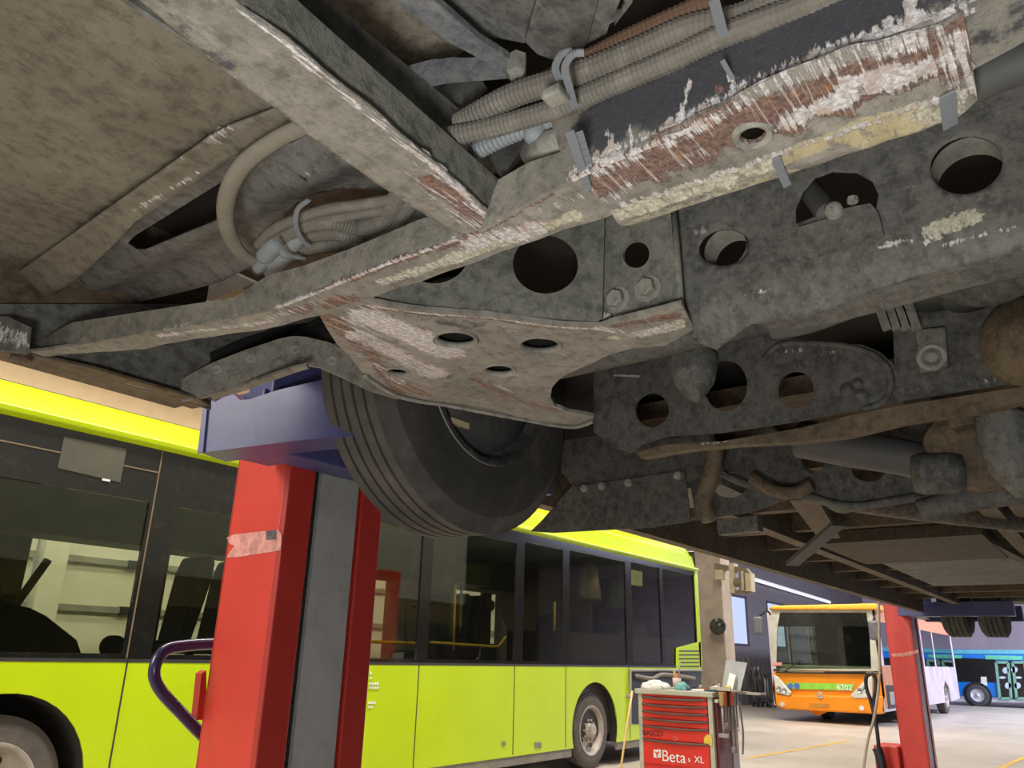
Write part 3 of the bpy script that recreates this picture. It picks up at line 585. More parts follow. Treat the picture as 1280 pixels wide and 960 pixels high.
for y0 in (.5, -.2): b.bar((4.3, y0, 2.02), (7.8, y0-.3, 2.02), .05, .03)
b.build('brace', g_brown, bus)
MB().bar(PX(2.6).at(900, 660), PX(2.6).at(950, 655), .05, .05).build('brake_chamber', g_dark, bus)
# --- the rest of the frame, away from the photographed corner
MB().box((.68, -.74, 1.955), (.8, -.06, 2.2)).build('cross_beam', g_beam, bus)
plate('holed_web', PX(1.12), [(1.12, -.74, 1.98), (1.12, -.03, 1.98), (1.12, -.03, 2.33), (1.12, -.74, 2.33)], g_dark, bus, world=True, res=.03, holes=[[(1.12, y+.05*math.cos(a), 2.12+.05*math.sin(a)) for a in np.linspace(0, 2*math.pi, 25)[:-1]] for y in (-.5, -.25)])
MB().box((1.77, -.74, 1.95), (1.79, .02, 2.3)).box((1.73, -.74, 1.94), (1.8, .02, 1.96)).build('crossmember', g_far, bus)
MB().box((2.3, -.74, 1.98), (2.32, .05, 2.3)).build('rear_crossmember', g_far, bus)
MB().box((-1.15, -.72, 2.17), (.02, .45, 2.2)).build('floor_panel', g_pan, bus)
MB().box((-1.15, .62, 2.14), (.02, 1.63, 2.16)).build('floor_panel', g_pan, bus)
MB().box((.02, -.72, 2.22), (.66, .1, 2.25)).build('floor_panel', g_dark, bus)
MB().box((-1.15, .52, 1.955), (-.05, .605, 2.15)).build('longitudinal_beam', g_beam, bus)
MB().tube([(.66, .02, 2.06), (.66, -.4, 2.1), (.66, -.72, 2.16)], .014, 10).build('corrugated_hose', m_hose, bus, smooth=True)
# --- rear wheels
for y in (1.42, 1.08):
    ty, ri = wheel(bus, (9.9, y, 2.154), .43, .26, .235, (0, -1, 0), m_rub, rimk, treads=4, deep=-.02); ri.parent = ty
MB().tube([(9.9, 1.5, 2.15), (9.9, -.6, 2.15)], .07, 10).build('rear_axle', g_dark, bus, smooth=True)
# --- above the cross beam: panels, flat bars, pyramids
def pp(z): return PZ(z)
plate('cabin_floor_panel', pp(2.25), [(350, -40), (520, -40), (600, 50), (540, 92), (520, 100), (470, 100)], grime('panel_b', (.1, .09, .07), (.19, .17, .13), specks=.2), bus, res=.03)
plate('tank_bottom', pp(2.16), [(520, -40), (680, -40), (660, 50), (655, 54), (585, 40)], g_dark, bus, res=.02, thick=.05)
plate('tank_bottom', pp(2.15), [(682, -40), (770, -40), (738, 50), (720, 68), (690, 74), (672, 68), (656, 52)], g_dark, bus, res=.02, thick=.05)
plate('slotted_bracket', pp(2.13), [(760, -40), (800, -40), (790, 4), (762, 40), (735, 54), (738, 40)], g_dark, bus, res=.02, holes=[[(776, -2), (782, 2), (776, 16), (768, 18)], [(762, 30), (770, 26), (764, 44), (757, 45)]])
plate('flat_bar', pp(2.12), [(482, 97), (540, 82), (635, 78), (640, 98), (560, 104), (500, 116)], grime('barpaint', (.12, .13, .145), (.17, .18, .2)), bus, res=.01, thick=.01)
plate('flat_bar', pp(2.11), [(490, 0), (520, -20), (600, 50), (635, 72), (640, 79), (606, 77), (560, 52)], grime('barpaint', (.1,)*3, (.1,)*3), bus, res=.01, thick=.01)
MB().lathe(pp(2.1).at(646, 88), (0, 0, -1), [(.013, -.02), (.013, .005), (.009, .012), (.001, .012)], 6).build('bolt', m_bolt, bus)
def pyramid(name, base, tip, zb, zt):
    Bp = [pp(zb).at(*q) for q in base]; T_ = pp(zt).at(*tip)
    return MB().add(Bp+[T_], [tuple(range(len(Bp)))]+[(i, (i+1) % len(Bp), len(Bp)) for i in range(len(Bp))]).build(name, g_dark, bus)
pyramid('corner_plate', [(490, 110), (600, 95), (610, 112), (570, 150), (540, 155), (510, 130)], (548, 150), 2.2, 2.1)
pyramid('corner_plate', [(600, 160), (665, 165), (662, 190), (630, 215), (615, 210)], (628, 222), 2.12, 2.0)
MB().lathe(pp(2.02).at(690, 182), (.2, 1, .3), [(.001, -.03), (.02, -.03), (.02, .04), (.001, .04)], 18).build('pin', m_bolt, bus, smooth=True)
MB().tube([PZ(2.0).at(1216, 104), PZ(2.0).at(1260, 84), PZ(2.0).at(1330, 60)], .022, 12).build('smooth_pipe', paint('plain_tube', (.075,)*3), bus, smooth=True)
# hoses
def zpts(z, L): return [pp(z).at(*q) for q in L]
MB().tube(zpts(2.03, [(556, 172), (620, 158), (700, 134), (760, 108), (840, 74), (900, 46), (1010, 5), (1090, -30)]), .0125, 12, corr=.06, pitch=.0055).build('corrugated_hose', m_hose, bus, smooth=False)
MB().tube(zpts(2.055, [(574, 156), (640, 120), (720, 94), (800, 62), (860, 36), (930, 20), (1010, -20), (1090, -60)]), .0145, 12, corr=.06, pitch=.0055).build('corrugated_hose', m_hose, bus)
MB().tube(zpts(2.08, [(680, 100), (740, 70), (800, 40), (900, -5)]), .01, 10, corr=.06, pitch=.0055).build('corrugated_hose', paint('rusty_hose', (.12, .07, .045), .8), bus)
MB().tube(zpts(2.05, [(590, 192), (640, 168), (700, 148)]), .011, 12, corr=.07, pitch=.006).build('corrugated_hose', m_hoseb, bus, label='pale blue corrugated hose')
MB().lathe(pp(2.035).at(668, 168), (0, 0, -1), [(.014, -.02), (.014, .005), (.008, .012), (.001, .012)], 14).build('hose_cap', m_hoseb, bus, smooth=True)
def tie(pts, z, w=.008):
    P_ = smoothline(zpts(z, pts)); b_ = MB()
    for a, c in zip(P_[:-1], P_[1:]): b_.bar(a, c+(c-a)*.1, w, .002, up=(.0, .3, 1))
    return b_.build('cable_tie', m_tie, bus)
tie([(718, 134), (712, 110), (706, 85), (716, 68), (730, 66)], 2.0); tie([(700, 100), (694, 85), (702, 68), (716, 64)], 2.02)
tie([(712, 165), (722, 195), (735, 238)], 1.94, .01); tie([(724, 165), (738, 212)], 1.945); tie([(1184, 118), (1186, 140), (1188, 158)], 1.93, .014)
tie([(970, 198), (976, 214), (984, 232)], 1.935, .009); tie([(903, 76), (922, 110), (928, 132)], 1.98, .005); tie([(892, 0), (898, 22), (904, 44)], 2.0, .01)
MB().box(*[(lambda c, s_: c+s_*np.array([.012, .012, .006]))(pp(1.995).at(694, 120), k) for k in (-1, 1)]).build('tie_buckle', m_bolt, bus, bevel=.003)
# wiring loop and bundle on the left
MB().tube(zpts(2.06, [(400, 150), (350, 172), (305, 205), (284, 245), (284, 285), (300, 315), (326, 330)]), .0135, 12, flat=.6).build('flat_hose', paint('flat_hose_rubber', (.2, .185, .155), .7, dirt=.5, dirtcol=(.3, .29, .27), dscale=20), bus, smooth=True)
for i, L in enumerate([[(322, 306), (345, 285), (400, 264), (450, 256), (500, 248)], [(326, 314), (352, 292), (410, 276), (455, 266), (500, 262)]]):
    MB().tube(zpts(2.07, L), .009, 10).build('cable', m_hose, bus, smooth=True)
for L in ([(335, 316), (370, 286), (410, 276), (450, 284), (478, 276), (492, 256), (506, 226)], [(345, 322), (372, 298), (420, 290), (460, 298), (490, 284), (505, 262), (520, 240)], [(350, 326), (380, 310), (420, 304), (455, 300), (470, 296)]):
    MB().tube(zpts(2.07, L), .0145, 12, corr=.04, pitch=.0045).build('corrugated_hose', m_hose, bus)
MB().tube(zpts(2.1, [(480, 290), (530, 262), (560, 240)]), .013, 12, corr=.05, pitch=.006).build('corrugated_hose', m_hoseb, bus, label='pale blue corrugated hose')
b = MB()
for q, r_ in (((338, 312), .016), ((350, 322), .018), ((365, 306), .014), ((330, 326), .012), ((345, 332), .013)): b.lathe(pp(2.06).at(*q), (.2, 1, -.2), [(.001, -.03), (r_*.8, -.03), (r_, -.015), (r_, .02), (r_*.7, .03), (.001, .03)], 14)
b.build('taped_joint', m_hoseb, bus, smooth=True)
tie([(386, 250), (372, 262), (370, 282), (378, 300), (388, 308)], 2.035, .007); tie([(345, 300), (362, 318), (382, 324)], 2.03, .006)

# ================================================================== LIFTING COLUMNS
m_red = paint('column_red', (.62, .045, .03), .38, var=.08, scale=2, dirt=.12, dirtcol=(.3, .05, .04), dscale=6)
m_redd = paint('column_red_flange', (.42, .03, .022), .42, var=.1, scale=3)
m_cgrey = paint('carriage_grey', (.36, .37, .37), .5, var=.12, scale=4, dirt=.35, dirtcol=(.2, .19, .17), dscale=12)
m_blue = paint('fork_blue', (.06, .065, .19), .4, var=.15, scale=6, dirt=.35, dirtcol=(.14, .13, .2), dscale=14)
m_slot = paint('slot_black', (.012, .012, .012), .5)
m_purple = paint('handle_purple', (.03, .02, .07), .22)
def column(cx, label, sticker, front_arm):
    t = thing('lifting_column', label, 'vehicle lift', (cx, 1.98, 0), 'mobile lifting columns')
    a = cx-.185; c = cx+.19
    b = MB().box((a, 1.87, .12), (a+.012, 2.11, 2.75)).box((c-.012, 1.87, .12), (c, 2.11, 2.75)).box((a, 2.1, .12), (c, 2.112, 2.75))
    b.box((a, 1.87, 2.74), (c, 2.11, 2.76))
    ma = b.build('mast', m_red, t, bevel=.004)
    MB().box((a+.001, 1.85, .12), (a+.095, 1.88, 2.75)).box((c-.09, 1.85, .12), (c-.001, 1.88, 2.75)).build('flange', m_redd, t, bevel=.005)
    MB().box((a+.095, 1.875, .12), (a+.125, 1.95, 2.75)).box((c-.1, 1.875, .12), (c-.088, 1.95, 2.75)).build('roller_slot', m_slot, t)
    MB().box((a+.125, 1.86, .14), (c-.1, 1.96, 2.72)).build('inner_mast', m_cgrey, t)
    rk = MB()
    for i in range(100): rk.box((a+.103, 1.868, .3+i*.022), (a+.117, 1.876, .311+i*.022))
    rk.build('rack', m_dkgrey, t)
    bs = MB().box((cx-.6, 1.75, .02), (cx-.48, 2.35, .12)).box((cx+.48, 1.75, .02), (cx+.6, 2.35, .12)).box((cx-.6, 1.9, .03), (cx+.6, 2.2, .14)).box((a-.1, 2.12, .13), (a+.3, 2.36, .62))
    bs.build('base', m_red, t, bevel=.01)
    for dx in (-.54, .54):
        MB().lathe((cx+dx-.03, 2.42, .09), (1, 0, 0), [(.001, 0), (.085, 0), (.09, .01), (.09, .05), (.085, .06), (.001, .06)], 20).build('castor', m_dkgrey, t, smooth=True)
    # carriage and forks
    cr = MB().box((cx-.36, 1.735, 1.92), (cx+.505, 1.845, 2.32)).box((cx-.375, 1.75, 1.926), (cx-.2, 1.93, 2.09))
    ca = cr.build('carriage', m_blue, t, bevel=.006)
    if front_arm:
        pl = PP((1.12, 1.9), (1.272, 1.37))
        q = [pl.at(*v) for v in ((250, 566), (259, 492), (287, 488), (300, 500), (312, 499), (345, 488), (410, 473), (440, 467), (462, 468), (468, 541), (360, 552))]
        MB().prism(q, (.1, .03, 0)).build('fork_arm', m_blue, t)
        MB().prism([pl.at(*v) for v in ((249, 567), (258, 491), (263, 491), (256, 566))], (-.006, 0, 0)).build('end_cap', m_blue, t)
    else:
        MB().box((cx-.46, .85, 1.915), (cx-.3, 1.8, 2.06)).build('fork_arm', m_blue, t, bevel=.005)
    MB().box((cx+.34, 1.37 if front_arm else .85, 1.9), (cx+.46, 1.8, 2.06)).build('fork_arm', m_blue, t, bevel=.005)
    return t, a
t1, a1 = column(1.575, 'big red steel lifting column with blue fork under the near tyre', 1, True)
ph_ = PX(a1-.001)
plx = Plane((a1-.0015, 0, 0), (1, 0, 0))
m_stk = paint('torn_sticker', (.62, .28, .24), .6, var=.3, scale=30, dirt=.5, dirtcol=(.45, .08, .06), dscale=40)
plate('torn_label', plx, [(283, 672), (292, 668), (348, 662), (352, 668), (351, 688), (300, 696), (283, 697), (287, 690), (293, 682), (287, 680)], m_stk, t1, res=.01, thick=.0008)
plate('label_print', Plane((a1-.003, 0, 0), (1, 0, 0)), [(332, 664), (345, 662), (345, 674), (333, 675)], paint('print_grey', (.1, .08, .08), .6, var=.5, scale=60), t1, res=.01, thick=.0006)
pyh = PY(2.155)
MB().tube([pyh.at(*v) for v in ((305, 804), (262, 805), (232, 807), (208, 812), (196, 827), (193, 846), (203, 866), (228, 893), (254, 920), (290, 952))], .0165, 14).build('handle', m_purple, t1, smooth=True)
MB().prism([pyh.at(*v) for v in ((252, 842), (258, 838), (258, 900), (246, 900))], (0, .03, 0)).build('handle_bracket', m_redd, t1)
t2, a2 = column(9.9, 'slim red lifting column in the distance beside the orange bus', 0, False)
plate('torn_label', PX(a2-.002), [(1114, 817), (1130, 816), (1148, 812), (1148, 816), (1135, 820), (1116, 821)], m_stk, t2, res=.02, thick=.001)
p9 = PX(9.45)
MB().tube([p9.at(*v) for v in ((1100, 985), (1098, 930), (1094, 900), (1088, 875), (1083, 860), (1083, 846), (1089, 842), (1094, 848), (1095, 862), (1092, 878), (1094, 900))], .02, 10).build('handle', paint('handle_black', (.02, .02, .03), .35), t2, smooth=True)
MB().tube([p9.at(*v) for v in ((1096, 935), (1101, 950), (1106, 985))], .05, 10).build('drawbar', paint('handle_black', (0,)*3), t2, smooth=True)
m_cord = paint('cord_beige', (.42, .34, .26), .6)
MB().tube([PX(9.2).at(*v) for v in ((1098, 740), (1099, 800), (1099, 850), (1093, 895), (1084, 930), (1076, 985), (1072, 998))], .014, 8).build('power_cord', m_cord, None, smooth=True, label='pale cord hanging down in front of the slim red column', cat='cord')

# ================================================================== GREEN BUS
m_lime = paint('lime_paint', (.5, .68, .004), .32, var=.05, scale=1.5, dirt=.1, dirtcol=(.35, .45, .05), dscale=3)
m_black = paint('gloss_black', (.012, .012, .011), .12, spec=.5, dirt=.1, dirtcol=(.1, .08, .05), dscale=9)
m_int = paint('green_interior', (.12, .17, .06), .7)
m_seat = paint('seat_fabric', (.05, .055, .06), .8)
m_skirt = paint('skirt_grey', (.22, .2, .17), .7, dirt=.5, dirtcol=(.1, .09, .08))
m_glass = glass('bus_glass', (.68, .69, .55), .04)
m_yel = paint('rail_yellow', (.75, .48, .04), .4)
m_rim = paint('steel_rim', (.42, .38, .34), .45, dirt=.6, dirtcol=(.16, .13, .1), dscale=9, metal=.2)
YG = 6.03; pg = PY(YG)
def gx(x, y=780): return pg.at(x, y)[0]
gb = thing('city_bus', 'lime green city bus with dark windows parked along the wall', 'bus', (6.5, 7.28, 0))
def circ(cx, cz, r, z0):                                             # wheel-arch points, left to right
    a0 = math.asin((cz-z0)/r) if cz > z0 else 0
    return [(cx-r*math.cos(a), cz+r*math.sin(a)) for a in np.linspace(-a0, math.pi+a0, 24)]
W1 = pg.at(-4, 940)[0]; W2 = 10.04; RA = .6
segx = [-1.2, gx(150, 880), gx(521, 880), gx(642, 890), gx(707, 890), gx(787, 890), 13.6]
X0, X1 = -1.2, 13.6
def yw(x, z, y=YG): return (x, y, z)
low = [yw(X0, 1.32), yw(X1, 1.32), yw(X1, .3)]
low += [yw(*p) for p in circ(W2, .5, RA, .3)[::-1]]+[yw(*p) for p in circ(W1, .5, RA, .3)[::-1]]+[yw(X0, .3)]
wplate('side_panel', pg, low, m_lime, gb, res=.25)
b = MB()
for x in segx[1:-1]: b.box((x-.006, YG-.003, .32), (x+.006, YG+.004, 1.31))
b.box((X0, YG-.003, 1.3), (X1, YG+.004, 1.325)); b.build('panel_seam', m_dkgrey, gb)
MB().box((X0, YG+.01, .2), (W1-RA, YG+.05, .31)).box((W1+RA, YG+.01, .2), (W2-RA, YG+.05, .31)).box((W2+RA, YG+.01, .2), (X1, YG+.05, .31)).build('skirt_rail', m_skirt, gb)
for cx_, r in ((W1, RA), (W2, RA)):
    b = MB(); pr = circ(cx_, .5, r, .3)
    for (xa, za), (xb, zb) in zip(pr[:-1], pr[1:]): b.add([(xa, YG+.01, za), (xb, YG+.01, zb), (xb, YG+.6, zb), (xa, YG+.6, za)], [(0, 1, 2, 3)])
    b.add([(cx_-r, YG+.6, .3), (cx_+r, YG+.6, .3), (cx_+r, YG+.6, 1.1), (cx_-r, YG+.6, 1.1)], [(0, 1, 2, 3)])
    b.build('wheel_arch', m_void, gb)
    tm = paint('bus_tyre', (.09, .08, .07), .8, dirt=.4, dirtcol=(.16, .14, .12), dscale=6)
    ty, ri = wheel(gb, (cx_, YG+.2, .48), .48, .27, .3, (0, -1, 0), tm, m_rim, deep=.06); ri.parent = ty
    hb = MB(); hl = MB()
    for k in range(10):
        a = 2*math.pi*k/10; p = (cx_+.13*math.cos(a), YG+.12, .48+.13*math.sin(a)); hb.lathe(p, (0, -1, 0), [(.016, -.02), (.016, .03), (.001, .034)], 8)
        if k % 2 == 0: hl.lathe((cx_+.205*math.cos(a), YG+.125, .48+.205*math.sin(a)), (0, -1, 0), [(.03, 0), (.03, .008), (.001, .008)], 14)
    hb.lathe((cx_, YG+.1, .48), (0, -1, 0), [(.08, -.03), (.08, .06), (.05, .08), (.001, .08)], 20)
    hb.build('wheel_nut', m_rim, ty); hl.build('vent_hole', m_slot, ty)
wins = [(-1.1, gx(168, 740), 1.36, 2.5), (gx(202, 740), gx(300, 740), 1.36, 2.5), (gx(312, 740), gx(455, 740), 1.36, 2.6), (gx(468, 740), gx(526, 740), 1.36, 2.7), (gx(539, 740), gx(645, 750), 1.36, 2.78), (gx(655, 750), gx(704, 750), 1.36, 2.82), (gx(712, 760), gx(783, 760), 1.36, 2.84), (gx(790, 760), gx(826, 760), 1.36, 2.86), (gx(830, 760), gx(869, 760), 1.36, 2.86)]
rect = lambda a, c, z0, z1, y: [(a, y, z0), (c, y, z0), (c, y, z1), (a, y, z1)]
fr = wplate('window_band', PY(YG+.004), rect(X0, X1, 1.32, 2.95, YG+.004), m_black, gb, holes=[rect(*w_, YG+.004) for w_ in wins], res=.4, thick=.03)
for w_ in wins: MB().box((w_[0]-.02, YG+.02, w_[2]-.02), (w_[1]+.02, YG+.026, w_[3]+.02)).build('window_pane', m_glass, gb)
MB().box((X0, YG-.002, 2.74), (gx(192, 630), YG+.004, 2.75)).box((gx(192, 630)-.005, YG-.002, 1.33), (gx(192, 630)+.005, YG+.004, 2.93)).build('trim_line', paint('seal_brown', (.16, .12, .07), .7), gb)
q = [pg.at(*v) for v in ((80, 546), (158, 561), (150, 603), (72, 585))]
MB().prism([p+np.array([0, -.004, 0]) for p in q], (0, .02, 0)).build('destination_display', paint('display_olive', (.07, .07, .05), .5), gb)
MB().box((q[3][0]+.33, YG-.008, 2.6), (q[3][0]+.39, YG-.003, 2.615)).build('display_mark', paint('mark_white', (.8, .8, .8), .5), gb)
# roof cove
cove = [(YG, 2.93), (YG-.05, 2.95), (YG-.06, 2.99), (YG-.03, 3.03), (YG+.02, 3.04), (YG+.03, 3.08), (YG+.1, 3.17), (YG+.25, 3.24), (YG+.4, 3.26), (YG+.4, 2.93)]
MB().prism([(X0, y, z) for y, z in cove], (gx(640, 655)-X0, 0, 0)).build('roof_edge', m_lime, gb, bevel=.008)
cove2 = [(YG, 2.93), (YG-.05, 2.95), (YG-.06, 2.98), (YG-.02, 3.0), (YG+.02, 3.02), (YG+.06, 3.2), (YG+.12, 3.24), (YG+.12, 3.27), (YG+.2, 3.36), (YG+.5, 3.4), (YG+.5, 2.93)]
MB().prism([(gx(640, 655), y, z) for y, z in cove2], (X1-gx(640, 655), 0, 0)).build('roof_edge', m_lime, gb, bevel=.01)
MB().box((X0, YG+.3, 3.2), (X1, YG+2.4, 3.26)).box((X0, YG+.75, 3.25), (X1, YG+.9, 3.38)).build('roof', paint('roof_dark', (.04, .045, .04), .7), gb)
# end corner post and far side
MB().box((X1-.02, YG+.01, .3), (X1+.03, YG+2.5, 3.3)).build('end_wall', m_black, gb, bevel=.02)
MB().box((X1-.09, YG-.012, 1.3), (X1+.04, YG+.03, 3.0)).build('corner_post', m_lime, gb, bevel=.015)
MB().box((X0-.03, YG+.01, .3), (X0, YG+2.5, 3.2)).build('end_wall', m_lime, gb)
YF = YG+2.48
fw = [(-.6, .9, 1.15, 2.35), (1.5, 2.7, 1.15, 2.4), (3.43, 4.58, 1.3, 2.5), (4.9, 6.2, 1.3, 2.5), (6.5, 7.8, 1.3, 2.5), (8.1, 9.0, 1.3, 2.45), (9.2, 10.55, 1.35, 2.5), (10.8, 11.1, 1.6, 2.4)]
wplate('far_side_wall', PY(YF), rect(X0, X1, .32, 3.2, YF), m_int, gb, holes=[rect(*w_, YF) for w_ in fw], res=.5, thick=.05)
MB().box((X0, YG+.62, .32), (X1, YF, .38)).build('bus_floor', paint('bus_floor_grey', (.1, .1, .09), .7), gb)
MB().box((X0, YG+.05, 2.86), (X1, YF, 2.9)).box((X0, YF-.5, 2.4), (X1, YF, 2.88)).build('bus_ceiling', m_int, gb)
MB().box((9.3, YG+.12, .4), (13.4, YG+1.0, 1.75)).build('engine_cover', paint('cover_dark', (.05, .045, .04), .6), gb)
MB().box((8.3, YG+1.2, .4), (8.36, YF, 2.85)).box((10.9, YG+.6, .4), (10.96, YF, 2.85)).build('partition', paint('partition_grey', (.22, .2, .17), .6), gb)
MB().box((8.35, 7.35, 2.36), (9.3, 7.8, 2.68)).build('locker', paint('locker_green', (.1, .2, .02), .5), gb, bevel=.03)
def seat(x, y, z, face=1, col=m_seat):
    pr = [(0, 0), (.1*face, 0), (.24*face, .62), (.25*face, .8), (.2*face, .86), (.13*face, .84), (.08*face, .68)]
    b_ = MB().prism([(x+a, y-.21, z+.42+c) for a, c in pr], (0, .42, 0))
    b_.prism([(x-.42*face, y-.21, z+.38), (x+.06*face, y-.21, z+.38), (x+.06*face, y-.21, z+.48), (x-.42*face, y-.21, z+.5)], (0, .42, 0)).box((x-.2, y-.04, z), (x-.12, y+.04, z+.4))
    return b_.build('passenger_seat', col, gb, bevel=.03)
for x in (4.2, 4.6, 5.1): seat(x, 7.1, .98) 
for x in (8.05, 8.5, 8.85): seat(x, 7.45, .95)
for x in (9.6, 10.2, 11.3, 12.1): seat(x, 6.6, .72)
# driver bay on the left
MB().prism([PY(6.9).at(*v) for v in ((-30, 830), (108, 830), (98, 800), (60, 770), (40, 760), (14, 754), (-30, 752))], (0, .5, 0)).build('dashboard', paint('dash', (.06, .06, .05), .5), gb, bevel=.03)
MB().prism([PY(6.8).at(*v) for v in ((-30, 620), (-2, 700), (12, 760), (14, 830), (-30, 830))], (0, .4, 0)).build('driver_seat', m_seat, gb, bevel=.04)
MB().lathe(PY(6.9).at(137, 808), (0, -1, 0), [(.001, 0), (.09, 0), (.09, .1), (.001, .12)], 18).build('rear_knob', m_seat, gb, smooth=True)
def rail(L, r=.018, nm='handrail', m_=None): return MB().tube([np.array(p) for p in L], r, 8).build(nm, m_ or m_yel, gb, smooth=True)
py2 = PY(YG+.35)
rail([py2.at(455, 802), py2.at(520, 804)]); rail([py2.at(538, 803), py2.at(616, 808), py2.at(623, 807), py2.at(632, 796)], .016)
rail([py2.at(569, 730), py2.at(567, 812)], .014); rail([py2.at(577, 730), py2.at(575, 790)], .014, m_=m_int)
rail([py2.at(693, 752), py2.at(693, 800)], .02)
rail([py2.at(507, 805), py2.at(508, 765), py2.at(513, 756), py2.at(520, 758)], .018, m_=m_seat)
rail([PY(YG-.4+2.5).at(-5, 790), PY(YG+2.1).at(60, 700)], .04, 'frame_bar', m_int)
MB().lathe(PY(6.6).at(612, 757), (0, -1, 0), [(.001, 0), (.07, 0), (.07, .03), (.001, .04)], 18).build('inside_mirror', m_seat, gb)
MB().box((8.17, 7.0, .4), (8.42, 7.4, 1.62)).build('ticket_machine', paint('machine_red', (.1, .02, .018), .5), gb, bevel=.03)
MB().prism([PY(YG+.03).at(*v) for v in ((789, 712), (803, 715), (803, 733), (789, 731))], (0, .004, 0)).build('notice', paint('paper', (.75, .8, .7), .6), gb)
# rear vent and open flap
q = [PY(YG-.012).at(*v) for v in ((846, 810), (876, 802), (877, 838), (846, 838))]
MB().prism(q, (0, .02, 0)).build('vent_grille', m_lime, gb, bevel=.004)
b = MB()
for k in range(5): b.prism([PY(YG-.016).at(*v) for v in ((849, 813+k*4.8), (874, 813+k*4.8), (874, 814.6+k*4.8), (849, 814.6+k*4.8))], (0, .006, 0))
b.build('vent_slot', m_slot, gb)
q = [PY(YG-.008).at(*v) for v in ((790, 839), (877, 839), (877, 905), (790, 905))]
MB().prism(q, (0, .01, 0)).build('engine_bay', m_slot, gb)
MB().tube([PY(YG-.03).at(*v) for v in ((788, 905), (788, 838))], .02, 8).tube([PY(YG-.03).at(*v) for v in ((788, 838), (877, 838))], .02, 8).build('flap_frame', m_grey, gb)
MB().tube([PY(YG-.06).at(*v) for v in ((795, 845), (815, 848), (830, 843), (868, 848))], .03, 8).build('engine_pipe', m_skirt, gb, smooth=True)
q = PY(YG-.01)
b = MB()
for (x, y, n) in ((460, 840, 1), (460, 846, 1), (459, 853, 4), (459, 858, 4), (458, 877, 3), (458, 882, 2)):
    for k in range(n): b.prism([q.at(x+3+k*3.2+u, y+v) for u, v in ((0, 0), (2, 0), (2, 3), (0, 3))], (0, .006, 0))
b.build('small_lettering', paint('mark_white', (.8,)*3), gb)
MB().prism([q.at(*v) for v in ((669, 928), (677, 928), (677, 935), (669, 935))], (0, .006, 0)).build('fuel_flap', m_skirt, gb)
MB().prism([q.at(*v) for v in ((628, 927), (632, 927), (632, 932), (628, 932))], (0, .006, 0)).build('fuel_flap', m_skirt, gb)
# clothes hanging inside
for (x, y, c_, lb, nm) in ((736, 725, (.36, .32, .28), 'beige jacket hanging inside the green bus behind the glass', 'hanging_jacket'), (772, 737, (.12, .18, .1), 'green jacket hanging inside the bus beside the beige one', 'hanging_jacket')):
    c = PY(YG+.3).at(x, y); b = MB()
    b.lathe(c+np.array([0, 0, .28]), (0, 0, -1), [(.001, 0), (.05, .02), (.13, .12), (.15, .3), (.19, .55), (.17, .56), (.001, .5)], 12)
    b.tube([c+np.array([.12, 0, .14]), c+np.array([.2, 0, -.05]), c+np.array([.22, 0, -.28])], (.055, .045), 8)
    b.tube([c+np.array([-.12, 0, .14]), c+np.array([-.18, 0, -.05]), c+np.array([-.2, 0, -.25])], (.055, .045), 8)
    b.tube([c+np.array([0, 0, .27]), c+np.array([0, 0, .42])], .01, 6)
    b.build(nm, paint('cloth%g' % x, c_, .9), None, smooth=True, label=lb, cat='jacket')

# ================================================================== ORANGE BUS
m_or = paint('orange_paint', (.82, .27, .01), .3, var=.06, scale=2)
m_pale = paint('pale_lavender', (.55, .48, .55), .5, var=.15, scale=1.2, dirt=.4, dirtcol=(.4, .24, .28), dscale=2.2)
m_wglass = glass('windscreen_glass', (.68, .74, .66), .06)
OX = 22.0; po = PX(OX); A = lambda x, y, d=0: PX(OX-d).at(x, y)
YL = po.at(966, 830)[1]; YR = po.at(1101, 830)[1]; ZT = po.at(1030, 757)[2]; psd = PY(YR); XE = psd.at(1194, 830)[0]
ob = thing('city_bus', 'orange and white city bus facing the camera in the yard', 'bus', ((OX+XE)/2, (YL+YR)/2, 0))
zl = A(1030, 838)[2]; zb = A(1030, 888)[2]
wplate('front_frame', po, [(OX, YL, zl), (OX, YR, zl), (OX, YR, ZT-.05), (OX, YR+.12, ZT), (OX, YL-.12, ZT), (OX, YL, ZT-.05)], paint('frame_pale', (.5, .5, .42), .5), ob,
       holes=[[A(*v) for v in ((975, 768), (1083, 768), (1087, 790), (1089, 836), (970, 836), (971, 790))]], res=.5, thick=.05)
MB().prism([A(*v, -.03) for v in ((972, 765), (1085, 765), (1089, 837), (969, 837))], (.02, 0, 0)).build('windscreen', m_wglass, ob)
MB().prism([A(*v, .02) for v in ((975, 766), (1083, 766), (1085, 783), (972, 783))], (.01, 0, 0)).build('destination_box', m_black, ob)
MB().prism([A(*v, .12) for v in ((962, 762), (964, 757), (1095, 754), (1098, 762)) ], (1.0, 0, 0)).build('roof_cap', paint('roof_cap_yellow', (.85, .42, .03), .4), ob, bevel=.04)
wplate('front_panel', po, [A(*v) for v in ((967, 839), (1102, 839), (1106, 870), (1102, 890), (980, 884), (969, 880), (966, 860))], m_or, ob, res=.3, thick=.25)
MB().prism([A(*v, .14) for v in ((968, 868), (1103, 870), (1102, 893), (980, 887), (970, 883))], (.5, 0, 0)).build('bumper', m_or, ob, bevel=.05)
MB().prism([A(*v, .03) for v in ((982, 853), (1068, 855), (1066, 863), (984, 861))], (.02, 0, 0)).build('green_stripe', paint('stripe_green', (.25, .6, .06), .4), ob)
text('fleet_number', '6202', A(1046, 862, .06), (0, -1, 0), (0, 0, 1), .19, paint('mark_white', (.8,)*3), ob, bold=.0)
